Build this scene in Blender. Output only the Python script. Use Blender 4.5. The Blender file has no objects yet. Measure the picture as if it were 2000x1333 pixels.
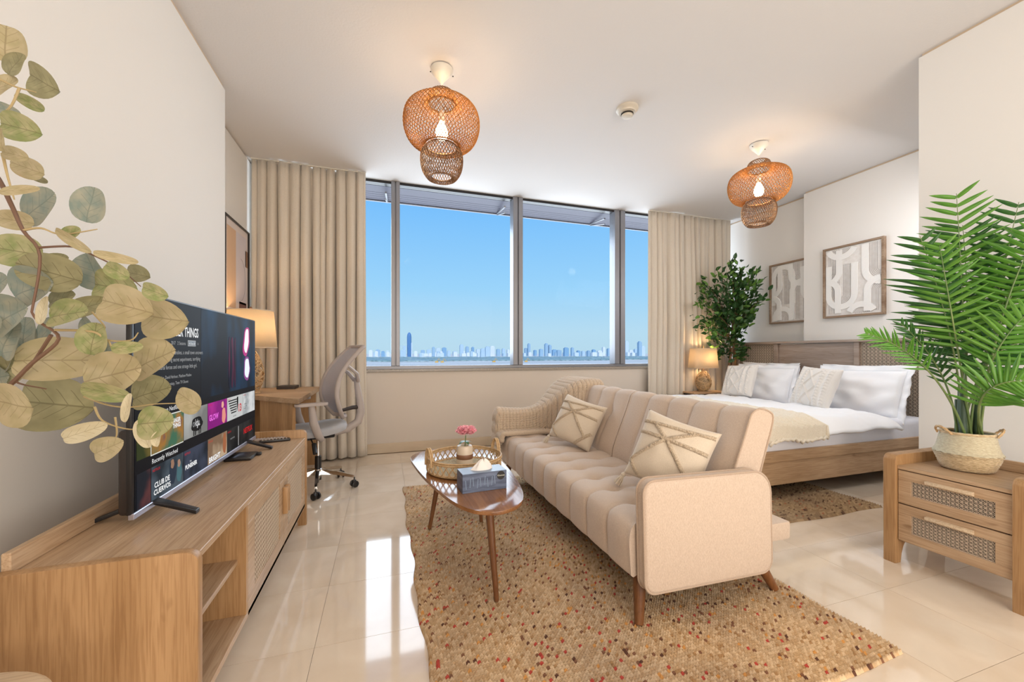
import bpy, bmesh, math, random
from mathutils import Vector, Matrix, noise
R = math.radians; PI = math.pi
C = bpy.context.scene.collection
random.seed(7)

# ------------------------------------------------------------------ camera
EYE = Vector((0, 0, 1.15)); YAW = R(17.92); FPX = 773.0
cam = bpy.data.cameras.new('camera'); camo = bpy.data.objects.new('camera', cam); C.objects.link(camo)
camo.location = EYE; camo.rotation_euler = (R(90), 0, -YAW)
cam.sensor_width = 36; cam.lens = 36 * FPX / 2000; cam.shift_y = 23.5 / 2000
cam.clip_start = 0.02; cam.clip_end = 40000
bpy.context.scene.camera = camo

def at(px, py, t):            # a point in the room seen at pixel (px,py), t metres deep
    u = (px - 1000) / FPX; v = (690 - py) / FPX; s, c = math.sin(YAW), math.cos(YAW)
    return Vector((t * (s + u * c), t * (c - u * s), EYE.z + t * v))

# ------------------------------------------------------------------ world, sun, lights, exposure
W = bpy.data.worlds.new('sky'); bpy.context.scene.world = W; W.use_nodes = True
nt = W.node_tree; nt.nodes.clear()
tc = nt.nodes.new('ShaderNodeTexCoord'); sx = nt.nodes.new('ShaderNodeSeparateXYZ')
rp = nt.nodes.new('ShaderNodeValToRGB'); bg = nt.nodes.new('ShaderNodeBackground'); ow = nt.nodes.new('ShaderNodeOutputWorld')
nt.links.new(tc.outputs['Generated'], sx.inputs[0]); nt.links.new(sx.outputs['Z'], rp.inputs[0])
nt.links.new(rp.outputs[0], bg.inputs[0]); nt.links.new(bg.outputs[0], ow.inputs[0])
e = rp.color_ramp.elements
e[0].position = 0.0; e[0].color = (.50, .72, .86, 1)
e[1].position = 0.75; e[1].color = (.07, .25, .72, 1)
for p, c in ((.05, (.50, .74, .90, 1)), (.16, (.35, .68, .98, 1)), (.36, (.19, .53, 1.0, 1))):
    q = e.new(p); q.color = c
bg.inputs[1].default_value = 1.0

def light(name, kind, loc, energy, color=(1, 1, 1), size=1, size_y=None, target=None, rad=None):
    l = bpy.data.lights.new(name, kind); l.energy = energy; l.color = color
    if kind == 'AREA':
        l.shape = 'RECTANGLE'; l.size = size; l.size_y = size_y or size
    if rad is not None and kind in ('POINT', 'SPOT'): l.shadow_soft_size = rad
    o = bpy.data.objects.new(name, l); C.objects.link(o); o.location = loc
    if target is not None: o.rotation_euler = (Vector(target) - Vector(loc)).to_track_quat('-Z', 'Y').to_euler()
    return o
sun = light('sun', 'SUN', (0, -20, 40), 2.6, (1, .96, .9), target=(6, 20, 0)); sun.data.angle = R(.6)
light('fill_light_back', 'AREA', (1.3, -1.9, 1.75), 96, (1, .90, .78), 3.6, 2.2, target=(1.5, 2.2, 1.2))  # added fill behind the camera to brighten the room, not a real lamp
light('fill_light_up', 'AREA', (1.4, -.9, .9), 26, (1, .95, .90), 2.6, 1.6, target=(1.6, 1.2, 3.1))  # unseen fill added to lift the ceiling, no fixture there
light('window_fill_light', 'AREA', (1.7, 5.75, 2.05), 190, (.86, .93, 1), 6.6, 1.9, target=(1.7, 0, 1.5))  # added area light outside the glass, boosts the daylight and the floor reflection
light('bed_fill_light', 'AREA', (4.15, 1.78, 2.35), 25, (.98, .98, 1), 1.2, .9, target=(4.1, 3.4, 1.2))  # added fill that lightens the bed area, stands for no lamp
vs = bpy.context.scene.view_settings
vs.view_transform = 'Standard'; vs.look = 'None'; vs.gamma = 1; vs.use_curve_mapping = False; vs.exposure = 0.0

# ------------------------------------------------------------------ materials
def mat(name, col, rough=.5, metal=0, bump=None, noisecol=None, **kw):
    m = bpy.data.materials.new(name); m.use_nodes = True; n = m.node_tree; b = n.nodes['Principled BSDF']
    b.inputs['Base Color'].default_value = (*col, 1); b.inputs['Roughness'].default_value = rough; b.inputs['Metallic'].default_value = metal
    for k, v in kw.items(): b.inputs[k.replace('_', ' ')].default_value = v
    t = n.nodes.new('ShaderNodeTexCoord')
    if noisecol:   # (scale vec, colour2, [detail])
        mp = n.nodes.new('ShaderNodeMapping'); mp.inputs['Scale'].default_value = noisecol[0]
        nz = n.nodes.new('ShaderNodeTexNoise'); nz.inputs['Scale'].default_value = 1; nz.inputs['Detail'].default_value = 4
        r = n.nodes.new('ShaderNodeValToRGB'); r.color_ramp.elements[0].position = .35; r.color_ramp.elements[1].position = .68
        r.color_ramp.elements[0].color = (*col, 1); r.color_ramp.elements[1].color = (*noisecol[1], 1)
        n.links.new(t.outputs['Object'], mp.inputs[0]); n.links.new(mp.outputs[0], nz.inputs[0]); n.links.new(nz.outputs[0], r.inputs[0]); n.links.new(r.outputs[0], b.inputs['Base Color'])
    if bump:       # (scale vec, strength, distance)
        mp = n.nodes.new('ShaderNodeMapping'); mp.inputs['Scale'].default_value = bump[0]
        nz = n.nodes.new('ShaderNodeTexNoise'); nz.inputs['Scale'].default_value = 1; nz.inputs['Detail'].default_value = 3
        bp = n.nodes.new('ShaderNodeBump'); bp.inputs['Strength'].default_value = bump[1]; bp.inputs['Distance'].default_value = bump[2]
        n.links.new(t.outputs['Object'], mp.inputs[0]); n.links.new(mp.outputs[0], nz.inputs[0]); n.links.new(nz.outputs[0], bp.inputs['Height']); n.links.new(bp.outputs[0], b.inputs['Normal'])
    return m

def wood(name, c1, c2, axis='Y', rough=.45, f=1.0):
    m = bpy.data.materials.new(name); m.use_nodes = True; n = m.node_tree; b = n.nodes['Principled BSDF']
    b.inputs['Roughness'].default_value = rough
    t = n.nodes.new('ShaderNodeTexCoord')
    def nz(lo, hi, det):
        sc = [hi, hi, hi]; sc['XYZ'.index(axis)] = lo
        mp = n.nodes.new('ShaderNodeMapping'); mp.inputs['Scale'].default_value = [q * f for q in sc]
        z = n.nodes.new('ShaderNodeTexNoise'); z.inputs['Scale'].default_value = 1; z.inputs['Detail'].default_value = det; z.inputs['Distortion'].default_value = .6
        n.links.new(t.outputs['Object'], mp.inputs[0]); n.links.new(mp.outputs[0], z.inputs[0]); return z
    a = nz(1.2, 9, 4); g = nz(6, 160, 3); k = nz(5, 14, 2)
    r = n.nodes.new('ShaderNodeValToRGB'); r.color_ramp.elements[0].position = .33; r.color_ramp.elements[1].position = .66
    r.color_ramp.elements[0].color = (*c1, 1); r.color_ramp.elements[1].color = (*c2, 1)
    n.links.new(a.outputs[0], r.inputs[0])
    r2 = n.nodes.new('ShaderNodeValToRGB'); r2.color_ramp.elements[0].position = .36; r2.color_ramp.elements[1].position = .56
    r2.color_ramp.elements[0].color = (.80, .75, .70, 1); r2.color_ramp.elements[1].color = (1, 1, 1, 1)
    n.links.new(g.outputs[0], r2.inputs[0])
    r3 = n.nodes.new('ShaderNodeValToRGB'); r3.color_ramp.elements[0].position = .2; r3.color_ramp.elements[1].position = .33
    r3.color_ramp.elements[0].color = (.5, .4, .3, 1); r3.color_ramp.elements[1].color = (1, 1, 1, 1)
    n.links.new(k.outputs[0], r3.inputs[0])
    def mul(x, y):
        q = n.nodes.new('ShaderNodeMix'); q.data_type = 'RGBA'; q.blend_type = 'MULTIPLY'; q.inputs[0].default_value = 1
        n.links.new(x, q.inputs[6]); n.links.new(y, q.inputs[7]); return q.outputs[2]
    n.links.new(mul(mul(r.outputs[0], r2.outputs[0]), r3.outputs[0]), b.inputs['Base Color'])
    bp = n.nodes.new('ShaderNodeBump'); bp.inputs['Strength'].default_value = .15; bp.inputs['Distance'].default_value = .001
    n.links.new(g.outputs[0], bp.inputs['Height']); n.links.new(bp.outputs[0], b.inputs['Normal'])
    return m

def emis(name, col, s=1):
    m = bpy.data.materials.new(name); m.use_nodes = True; n = m.node_tree; b = n.nodes['Principled BSDF']
    b.inputs['Base Color'].default_value = (0, 0, 0, 1); b.inputs['Emission Color'].default_value = (*col, 1); b.inputs['Emission Strength'].default_value = s
    b.inputs['Roughness'].default_value = .5; b.inputs['Specular IOR Level'].default_value = .06
    return m

def weave(name, c1, c2, scale=(420, 420, 420), rough=.95, bump=.5, dist=.0015, sheen=.3):
    m = mat(name, c1, rough, noisecol=(scale, c2), bump=(scale, bump, dist)); m.node_tree.nodes['Principled BSDF'].inputs['Sheen Weight'].default_value = sheen
    return m

def translucent(name, col, col2=None, rough=.9, trans=.45, scale=60):
    m = mat(name, col, rough, noisecol=((scale,) * 3, col2 or col)); n = m.node_tree; b = n.nodes['Principled BSDF']
    tr = n.nodes.new('ShaderNodeBsdfTranslucent'); mx = n.nodes.new('ShaderNodeMixShader'); mx.inputs[0].default_value = trans
    src = b.inputs['Base Color'].links[0].from_socket; n.links.new(src, tr.inputs[0])
    out = n.nodes['Material Output']; n.links.new(b.outputs[0], mx.inputs[1]); n.links.new(tr.outputs[0], mx.inputs[2]); n.links.new(mx.outputs[0], out.inputs[0])
    return m

M = {}
M['wall'] = mat('wall_paint', (.76, .73, .69), .85, bump=((90, 90, 90), .12, .002))
M['ceil'] = mat('ceiling_paint', (.68, .655, .64), .9, bump=((70, 70, 70), .25, .003))
M['groove'] = mat('shadow_gap', (.60, .46, .32), .8)
M['base'] = mat('stone_skirting', (.56, .44, .31), .3, noisecol=((3, 6, 9), (.64, .52, .38)))
M['alu'] = mat('window_aluminium', (.26, .26, .28), .4, .6)
M['alu2'] = mat('sunshade_slat', (.065, .06, .09), .6)
M['granite'] = mat('granite', (.08, .07, .06), .25, noisecol=((160, 160, 160), (.62, .54, .45)))
M['oak'] = wood('light_oak_y', (.41, .27, .16), (.55, .385, .245), 'Y')
M['oakx'] = wood('light_oak_x', (.42, .27, .15), (.56, .38, .235), 'X')
M['oakz'] = wood('light_oak_z', (.36, .20, .085), (.50, .30, .145), 'Z')
M['oakg'] = wood('grey_oak', (.30, .22, .17), (.43, .33, .26), 'Y')
M['oakpale'] = wood('pale_oak', (.64, .50, .34), (.72, .58, .42), 'X')
M['walnut'] = wood('walnut', (.13, .05, .018), (.21, .085, .03), 'Z', .3)
M['walnuttop'] = wood('walnut_top', (.16, .06, .02), (.36, .17, .07), 'Y', .12, .8)
M['cane'] = mat('cane', (.66, .54, .42), .7)
M['dark'] = mat('dark_interior', (.025, .02, .017), .9)
M['cavity'] = mat('cabinet_inside', (.22, .13, .07), .9)
M['black'] = mat('black_plastic', (.012, .011, .012), .35)
M['tvbrown'] = mat('tv_back_plastic', (.03, .022, .02), .45)
M['silver'] = mat('silver_bezel', (.5, .5, .6), .3, .8)
M['chrome'] = mat('chrome', (.75, .75, .75), .12, 1)
M['linen'] = weave('curtain_linen', (.60, .53, .44), (.68, .61, .52), (500, 500, 120), bump=.2)
M['sofa'] = weave('sofa_fabric', (.52, .40, .31), (.64, .515, .415), (520, 520, 130), bump=.5)
M['piping'] = weave('sofa_piping', (.42, .31, .23), (.5, .38, .29), (330, 330, 330))
M['knit'] = weave('knit_throw', (.50, .38, .27), (.68, .55, .42), (260, 260, 260), bump=.8, dist=.003)
M['cush'] = weave('cushion_cotton', (.63, .53, .41), (.70, .60, .48), (300, 300, 300), bump=.3)
M['tuft'] = weave('tufted_loops', (.44, .33, .22), (.68, .56, .42), (220, 220, 220), bump=1, dist=.004)
M['cable'] = weave('cable_knit', (.74, .69, .64), (.80, .76, .71), (300, 300, 300), bump=.5)
M['white'] = mat('white_cotton', (.90, .90, .92), .9, bump=((14, 14, 14), .25, .01), Sheen_Weight=.2)
M['sheet'] = mat('white_sheet', (.80, .80, .86), .9, bump=((10, 10, 10), .25, .01))
M['throw'] = weave('cream_throw', (.76, .67, .53), (.84, .76, .63), (150, 150, 150), bump=1, dist=.004)
M['chairp'] = mat('chair_grey_plastic', (.42, .36, .33), .5)
M['chairm'] = translucent('chair_mesh', (.52, .50, .53), (.58, .56, .6), trans=.25, scale=500)
M['chairs'] = weave('chair_seat_fabric', (.36, .36, .38), (.42, .42, .44))
M['shade'] = translucent('lamp_shade_linen', (.82, .70, .52), (.86, .75, .58), trans=.55, scale=300)
M['rattan'] = mat('rattan', (.46, .29, .14), .55, noisecol=((60, 60, 60), (.60, .42, .23)))
M['bamboo'] = translucent('bamboo_strand', (.40, .155, .035), (.58, .27, .08), trans=.2, scale=40)
M['bamboodark'] = mat('bamboo_dark', (.14, .065, .028), .6, noisecol=((60, 60, 60), (.30, .16, .07)))
M['cream'] = mat('cream_plastic', (.70, .66, .58), .4)
M['bulb'] = emis('bulb', (1, .80, .52), 14)
M['seagrass'] = weave('seagrass', (.50, .36, .20), (.72, .57, .36), (70, 70, 190), bump=1, dist=.004)
M['seapale'] = weave('seagrass_pale', (.56, .48, .33), (.68, .62, .45), (70, 70, 190), bump=1, dist=.004)
M['ceramic'] = mat('ceramic', (.66, .55, .43), .35)
M['leather'] = mat('leather_band', (.22, .10, .05), .5)
M['pink'] = mat('flower_pink', (.86, .32, .40), .7, noisecol=((50, 50, 50), (.92, .52, .56)))
M['tissuebox'] = mat('tissue_box_blue', (.07, .09, .15), .4, noisecol=((9, 9, 60), (.16, .20, .30)))
M['tissuetop'] = mat('tissue_box_top', (.20, .27, .38), .35)
M['paper'] = mat('tissue_paper', (.88, .82, .78), .9)
M['soil'] = mat('soil', (.04, .03, .02), 1)
M['bark'] = mat('bark', (.17, .09, .05), .9, noisecol=((30, 30, 8), (.30, .18, .10)), bump=((60, 60, 20), 1, .004))
M['twig'] = mat('eucalyptus_twig', (.42, .32, .16), .7)
M['twigd'] = mat('eucalyptus_stem', (.15, .08, .05), .7)
M['stem'] = mat('palm_stem', (.10, .17, .05), .5, noisecol=((10, 10, 4), (.20, .26, .09)))
M['palmbase'] = mat('palm_base', (.03, .06, .04), .5, noisecol=((10, 10, 4), (.07, .12, .06)))
def leafmat(name, c, c2, vein, trans=.35, rough=.45, lat=5, vw=.05):
    m = bpy.data.materials.new(name); m.use_nodes = True; n = m.node_tree; b = n.nodes['Principled BSDF']; b.inputs['Roughness'].default_value = rough
    uv = n.nodes.new('ShaderNodeUVMap'); s = n.nodes.new('ShaderNodeSeparateXYZ'); n.links.new(uv.outputs[0], s.inputs[0])
    def mth(op, a, bb=None):
        q = n.nodes.new('ShaderNodeMath'); q.operation = op
        for i, v in enumerate((a, bb)):
            if v is None: continue
            if isinstance(v, (int, float)): q.inputs[i].default_value = v
            else: n.links.new(v, q.inputs[i])
        return q.outputs[0]
    ax = mth('ABSOLUTE', mth('SUBTRACT', s.outputs[0], .5))
    mid = mth('LESS_THAN', ax, vw * .3)
    l = mth('ABSOLUTE', mth('SUBTRACT', mth('FRACT', mth('MULTIPLY', mth('SUBTRACT', s.outputs[1], mth('MULTIPLY', ax, .8)), lat)), .5))
    latv = mth('MULTIPLY', mth('LESS_THAN', l, vw * .8), mth('LESS_THAN', ax, .27))
    v = mth('MULTIPLY', mth('MAXIMUM', mid, latv), .6)
    t = n.nodes.new('ShaderNodeTexCoord'); z = n.nodes.new('ShaderNodeTexNoise'); z.inputs['Scale'].default_value = 3; n.links.new(t.outputs['Object'], z.inputs[0])
    r = n.nodes.new('ShaderNodeValToRGB'); r.color_ramp.elements[0].position = .35; r.color_ramp.elements[1].position = .65
    r.color_ramp.elements[0].color = (*c, 1); r.color_ramp.elements[1].color = (*c2, 1); n.links.new(z.outputs[0], r.inputs[0])
    mx = n.nodes.new('ShaderNodeMix'); mx.data_type = 'RGBA'; n.links.new(v, mx.inputs[0]); n.links.new(r.outputs[0], mx.inputs[6]); mx.inputs[7].default_value = (*vein, 1)
    n.links.new(mx.outputs[2], b.inputs['Base Color'])
    tr = n.nodes.new('ShaderNodeBsdfTranslucent'); n.links.new(mx.outputs[2], tr.inputs[0])
    ms = n.nodes.new('ShaderNodeMixShader'); ms.inputs[0].default_value = trans; n.links.new(b.outputs[0], ms.inputs[1]); n.links.new(tr.outputs[0], ms.inputs[2])
    n.links.new(ms.outputs[0], n.nodes['Material Output'].inputs[0])
    return m
M['eu_b'] = leafmat('eucalyptus_beige', (.42, .35, .19), (.52, .43, .26), (.26, .20, .10))
M['eu_g'] = leafmat('eucalyptus_green', (.24, .28, .10), (.42, .38, .20), (.14, .13, .05))
M['eu_o'] = leafmat('eucalyptus_olive', (.25, .23, .12), (.34, .31, .17), (.13, .11, .05))
M['eu_t'] = leafmat('eucalyptus_teal', (.22, .27, .23), (.35, .34, .26), (.15, .19, .16))
M['eu_p'] = leafmat('eucalyptus_pale', (.60, .52, .34), (.66, .58, .40), (.34, .27, .14))
M['fig_d'] = leafmat('ficus_dark', (.02, .07, .015), (.04, .11, .025), (.05, .12, .03), .15, .4)
M['fig_l'] = leafmat('ficus_light', (.10, .24, .04), (.17, .33, .06), (.14, .26, .07), .3, .4)
M['palm_l'] = leafmat('palm_light', (.09, .28, .03), (.19, .40, .06), (.05, .18, .03), .3, .35, 1, .1)
M['palm_d'] = leafmat('palm_dark', (.03, .12, .025), (.07, .20, .04), (.02, .08, .02), .2, .35, 1, .1)
M['frame_w'] = wood('weathered_frame', (.20, .12, .07), (.36, .26, .18), 'Y', .8)
M['canvas'] = mat('art_canvas', (.66, .62, .58), .9, noisecol=((25, 25, 25), (.74, .71, .68)))
M['artline'] = mat('art_line', (.24, .21, .20), .9)
M['artband'] = mat('art_band', (.80, .78, .75), .85, bump=((40, 40, 40), .5, .003))
M['smoke'] = mat('detector_plastic', (.62, .56, .47), .4)

# ------------------------------------------------------------------ mesh helpers
def BM(): return bmesh.new()
def V(*a): return Vector(a)
def box(bm, a, b, bev=0, seg=1):
    x0, y0, z0 = [min(p, q) for p, q in zip(a, b)]; x1, y1, z1 = [max(p, q) for p, q in zip(a, b)]
    vs_ = [bm.verts.new(p) for p in ((x0,y0,z0),(x1,y0,z0),(x1,y1,z0),(x0,y1,z0),(x0,y0,z1),(x1,y0,z1),(x1,y1,z1),(x0,y1,z1))]
    fs = [bm.faces.new([vs_[i] for i in f]) for f in ((0,3,2,1),(4,5,6,7),(0,1,5,4),(1,2,6,5),(2,3,7,6),(3,0,4,7))]
    if bev:
        es = list({e_ for f in fs for e_ in f.edges})
        bmesh.ops.bevel(bm, geom=es, offset=bev, segments=seg, affect='EDGES', profile=.5)
    return bm
def obox(bm, o, ux, uy, uz):
    o, ux, uy, uz = map(Vector, (o, ux, uy, uz)); vs_ = []
    for k in (0, 1):
        for (i, j) in ((0,0),(1,0),(1,1),(0,1)): vs_.append(bm.verts.new(o + ux*i + uy*j + uz*k))
    for f in ((0,3,2,1),(4,5,6,7),(0,1,5,4),(1,2,6,5),(2,3,7,6),(3,0,4,7)): bm.faces.new([vs_[i] for i in f])
def tube(bm, pts, r, n=8, closed=False, cap=True):
    pts = [Vector(p) for p in pts]; N = len(pts); rings = []; up = None
    for i, p in enumerate(pts):
        a = pts[(i - 1) % N] if (closed or i > 0) else p; b = pts[(i + 1) % N] if (closed or i < N - 1) else p
        d = (b - a).normalized() if (b - a).length > 1e-9 else V(0, 0, 1)
        if up is None: up = d.orthogonal().normalized()
        up = (up - d * up.dot(d)); up = up.normalized() if up.length > 1e-6 else d.orthogonal().normalized()
        s = d.cross(up); rr = r[i] if isinstance(r, (list, tuple)) else r
        rings.append([bm.verts.new(p + (up * math.cos(2*PI*k/n) + s * math.sin(2*PI*k/n)) * rr) for k in range(n)])
    for i in range(N if closed else N - 1):
        A, B = rings[i], rings[(i + 1) % N]
        for k in range(n): bm.faces.new((A[k], A[(k+1) % n], B[(k+1) % n], B[k]))
    if cap and not closed:
        bm.faces.new(list(reversed(rings[0]))); bm.faces.new(rings[-1])
    return bm
def lathe(bm, prof, c=(0, 0, 0), n=24, cap0=True, cap1=True, sx_=1, sy_=1):
    c = Vector(c); rings = []
    for r, z in prof:
        rings.append([bm.verts.new(c + V(r*sx_*math.cos(2*PI*k/n), r*sy_*math.sin(2*PI*k/n), z)) for k in range(n)])
    for A, B in zip(rings, rings[1:]):
        for k in range(n): bm.faces.new((A[k], A[(k+1) % n], B[(k+1) % n], B[k]))
    if cap0: bm.faces.new(list(reversed(rings[0])))
    if cap1: bm.faces.new(rings[-1])
    return bm
def prism(bm, pts, d, bev=0):       # closed outline of 3D points extruded by vector d
    d = Vector(d); a = [bm.verts.new(p) for p in pts]; b = [bm.verts.new(Vector(p) + d) for p in pts]; n = len(pts)
    f = [bm.faces.new(a), bm.faces.new(list(reversed(b)))]
    for i in range(n): bm.faces.new((a[i], b[i], b[(i+1) % n], a[(i+1) % n]))
    if bev:
        es = list(f[0].edges) + list(f[1].edges); bmesh.ops.bevel(bm, geom=es, offset=bev, segments=2, affect='EDGES', profile=.5)
    bmesh.ops.recalc_face_normals(bm, faces=bm.faces); return bm
def grid(bm, nu, nv, fn, wrapu=False, wrapv=False):
    g = [[bm.verts.new(fn(i / (nu if wrapu else nu - 1), j / (nv if wrapv else nv - 1))) for j in range(nv)] for i in range(nu)]
    for i in range(nu if wrapu else nu - 1):
        for j in range(nv if wrapv else nv - 1):
            bm.faces.new((g[i][j], g[(i+1) % nu][j], g[(i+1) % nu][(j+1) % nv], g[i][(j+1) % nv]))
    return g
def rrect(w, h, r, n=6, cx=0, cy=0):
    out = []
    if not isinstance(r, (list, tuple)): r = [r]*4
    for k, (sx_, sy_) in enumerate(((1,1),(-1,1),(-1,-1),(1,-1))):
        for i in range(n + 1):
            a = k*PI/2 + i/n*PI/2
            out.append((cx + sx_*(w/2 - r[k]) + r[k]*math.cos(a), cy + sy_*(h/2 - r[k]) + r[k]*math.sin(a)))
    return out
def thing(name, label, cat, loc=(0, 0, 0), group=None, rz=0):
    o = bpy.data.objects.new(name, None); C.objects.link(o); o.location = loc; o.rotation_euler = (0, 0, rz); o.empty_display_size = .1
    o['label'] = label; o['category'] = cat
    if group: o['group'] = group
    return o
def wloc(o):
    p = V(0, 0, 0)
    while o: p += Vector(o.location); o = o.parent
    return p
def obj(name, bm, m, parent=None, world=True, smooth=True, ang=35, label=None, kind=None):
    me = bpy.data.meshes.new(name)
    if parent is not None and world:
        bmesh.ops.translate(bm, verts=bm.verts, vec=-wloc(parent))
    bm.to_mesh(me); bm.free(); me.materials.append(M[m] if isinstance(m, str) else m)
    if smooth and len(me.polygons):
        me.shade_smooth(); me.set_sharp_from_angle(angle=R(ang))
    o = bpy.data.objects.new(name, me); C.objects.link(o)
    if parent is not None: o.parent = parent
    if label: o['label'] = label
    if kind: o['kind'] = kind
    return o
def solo(name, bm, m, label, cat, loc, group=None, **kw):
    bmesh.ops.translate(bm, verts=bm.verts, vec=-Vector(loc))
    o = obj(name, bm, m, **kw); o.location = loc; o['label'] = label; o['category'] = cat
    if group: o['group'] = group
    return o
def struct(name, bm, m, parent=None, **kw):
    o = obj(name, bm, m, parent, **kw)
    if parent is None: o['kind'] = 'structure'
    return o
def bx(a, b, bev=0, seg=1): return box(BM(), a, b, bev, seg)
def copy_tree(o, parent=None):
    c = o.copy(); C.objects.link(c); c.parent = parent
    for ch in list(o.children): copy_tree(ch, c)
    return c
def text(s, size, origin, ux, uy, m, parent, wscale=1, name='lettering', bold=0, align='LEFT'):
    cu = bpy.data.curves.new(name, 'FONT'); cu.body = s; cu.size = size; cu.offset = bold; cu.align_x = align; cu.resolution_u = 2
    to = bpy.data.objects.new(name, cu); me = bpy.data.meshes.new_from_object(to)
    bpy.data.objects.remove(to)
    ux = Vector(ux).normalized(); uy = Vector(uy).normalized(); o = Vector(origin) - (wloc(parent) if parent else V(0, 0, 0))
    for v in me.vertices: v.co = o + ux * v.co.x * wscale + uy * v.co.y
    me.materials.clear(); me.materials.append(M[m] if isinstance(m, str) else m)
    t = bpy.data.objects.new(name, me); C.objects.link(t); t.parent = parent; return t

# ------------------------------------------------------------------ room shell
ZC = 3.142; ZG = 3.122; YW = 4.78
floor = struct('floor', bx((-1.6, -2.4, -.12), (5.4, 5.0, -.006)), 'base')
mtile = bpy.data.materials.new('cream_marble'); mtile.use_nodes = True
n = mtile.node_tree; b = n.nodes['Principled BSDF']; b.inputs['Roughness'].default_value = .07; b.inputs['IOR'].default_value = 1.55
b.inputs['Coat Weight'].default_value = .6; b.inputs['Coat Roughness'].default_value = .04
tcx = n.nodes.new('ShaderNodeTexCoord'); oi = n.nodes.new('ShaderNodeObjectInfo'); ad = n.nodes.new('ShaderNodeVectorMath'); ad.operation = 'MULTIPLY_ADD'
ad.inputs[1].default_value = (1, 1, 1); mulv = n.nodes.new('ShaderNodeVectorMath'); mulv.operation = 'SCALE'; mulv.inputs[3].default_value = 30
cmb = n.nodes.new('ShaderNodeCombineXYZ'); n.links.new(oi.outputs['Random'], cmb.inputs[0]); n.links.new(oi.outputs['Random'], cmb.inputs[1])
n.links.new(cmb.outputs[0], mulv.inputs[0]); n.links.new(tcx.outputs['Object'], ad.inputs[0]); n.links.new(mulv.outputs[0], ad.inputs[2])
z1 = n.nodes.new('ShaderNodeTexNoise'); z1.inputs['Scale'].default_value = 3.2; z1.inputs['Detail'].default_value = 7; z1.inputs['Distortion'].default_value = .8
n.links.new(ad.outputs[0], z1.inputs[0]); r1 = n.nodes.new('ShaderNodeValToRGB'); n.links.new(z1.outputs[0], r1.inputs[0])
r1.color_ramp.elements[0].position = .3; r1.color_ramp.elements[0].color = (.70, .575, .44, 1); r1.color_ramp.elements[1].position = .7; r1.color_ramp.elements[1].color = (.80, .69, .56, 1)
q = r1.color_ramp.elements.new(.5); q.color = (.75, .63, .50, 1); n.links.new(r1.outputs[0], b.inputs['Base Color'])
TP = .432
tb = box(BM(), (-TP/2 + .0008, -TP/2 + .0008, -.006), (TP/2 - .0008, TP/2 - .0008, 0)); tm = bpy.data.meshes.new('tile'); tb.to_mesh(tm); tb.free(); tm.materials.append(mtile)
for i in range(-3, 12):
    for j in range(-7, 9):
        cx, cy = .174 + TP*(i + .5), 1.272 + TP*(j + .5)
        if cx < -1.5 or cx > 5.2 or cy < -1.9 or cy > 4.85: continue
        if cx > 3.62 and cy < 1.5: continue
        t = bpy.data.objects.new('tile', tm); C.objects.link(t); t.parent = floor; t.location = (cx, cy, 0)
struct('ceiling', bx((-1.6, -2.4, ZC), (5.4, 4.90, ZC + .3)), 'ceil')
walls = [('wall_left', (-1.5, -2.3), (-1.126, 3.46)), ('wall_left_recess', (-1.55, 3.46), (-1.32, 4.9)), ('wall_back', (-1.5, -2.45), (3.6, -2.2)),
         ('wall_right', (3.40, -2.3), (3.65, 1.68)), ('wall_right_return', (3.65, 1.45), (5.3, 1.68)), ('wall_right_bed', (4.96, 1.68), (5.3, 3.56)), ('wall_right_recess', (5.08, 3.56), (5.3, 4.9))]
for k, (nm, a, c_) in enumerate(walls):
    zg = ZC - .034 if nm == 'wall_left' else ZG
    struct(nm, bx((*a, 0), (*c_, zg)), 'wall')
    struct('trim_%d' % (k + 1), bx((a[0] + .012, a[1] + .012, zg), (c_[0] - .012, c_[1] - .012, ZC)), 'groove')
struct('wall_window', bx((-1.32, YW, 0), (5.08, YW + .16, .932)), mat('window_wall_backlit', (.66, .585, .51), .85))  # backlit shade of this wall is put into a darker tan colour
for k, (a, c_) in enumerate([((-1.32, YW - .014), (5.08, YW - .0005)), ((-1.126, -2.2), (-1.112, 3.46)), ((3.386, -2.2), (3.40, 1.68)), ((4.946, 1.68), (4.96, 3.56)), ((-1.32, 3.46), (-1.306, 4.766)), ((5.066, 3.56), (5.08, 4.766))]):
    struct('baseboard_' + ['window', 'left', 'right', 'bed', 'left_recess', 'right_recess'][k], bx((*a, 0), (*c_, .112), .002), 'base')
struct('trim_8', bx((-1.32, YW - .03, .932), (5.08, YW + .17, .962), .003), 'granite')
# window: frame rails, mullions, panes
wn = struct('window_1', bx((-1.32, YW + .02, .962), (5.08, YW + .10, 1.0), .003), 'alu')
struct('window_rail', bx((-1.32, YW + .02, ZC - .03), (5.08, YW + .10, ZC), 0), 'black', wn)
mull = [(-1.34, -1.24), (.08, .175), (1.56, 1.69), (3.04, 3.205), (4.54, 4.68)]
for a, c_ in mull:
    bm = BM(); w = c_ - a
    box(bm, (a, YW - .01, 1.0), (a + w*.44, YW + .13, ZC - .001), .003); box(bm, (a + w*.56, YW - .01, 1.0), (c_, YW + .13, ZC - .001), .003); box(bm, (a + w*.4, YW + .015, 1.0), (a + w*.6, YW + .12, ZC - .001))
    struct('mullion', bm, 'alu', wn)
mg = bpy.data.materials.new('window_glass'); mg.use_nodes = True; n = mg.node_tree; n.nodes.remove(n.nodes['Principled BSDF'])
tr = n.nodes.new('ShaderNodeBsdfTransparent'); gl = n.nodes.new('ShaderNodeBsdfGlossy'); gl.inputs['Roughness'].default_value = .01; fr = n.nodes.new('ShaderNodeFresnel'); fr.inputs[0].default_value = 1.07
tr.inputs[0].default_value = (.97, .985, .99, 1)
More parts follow.
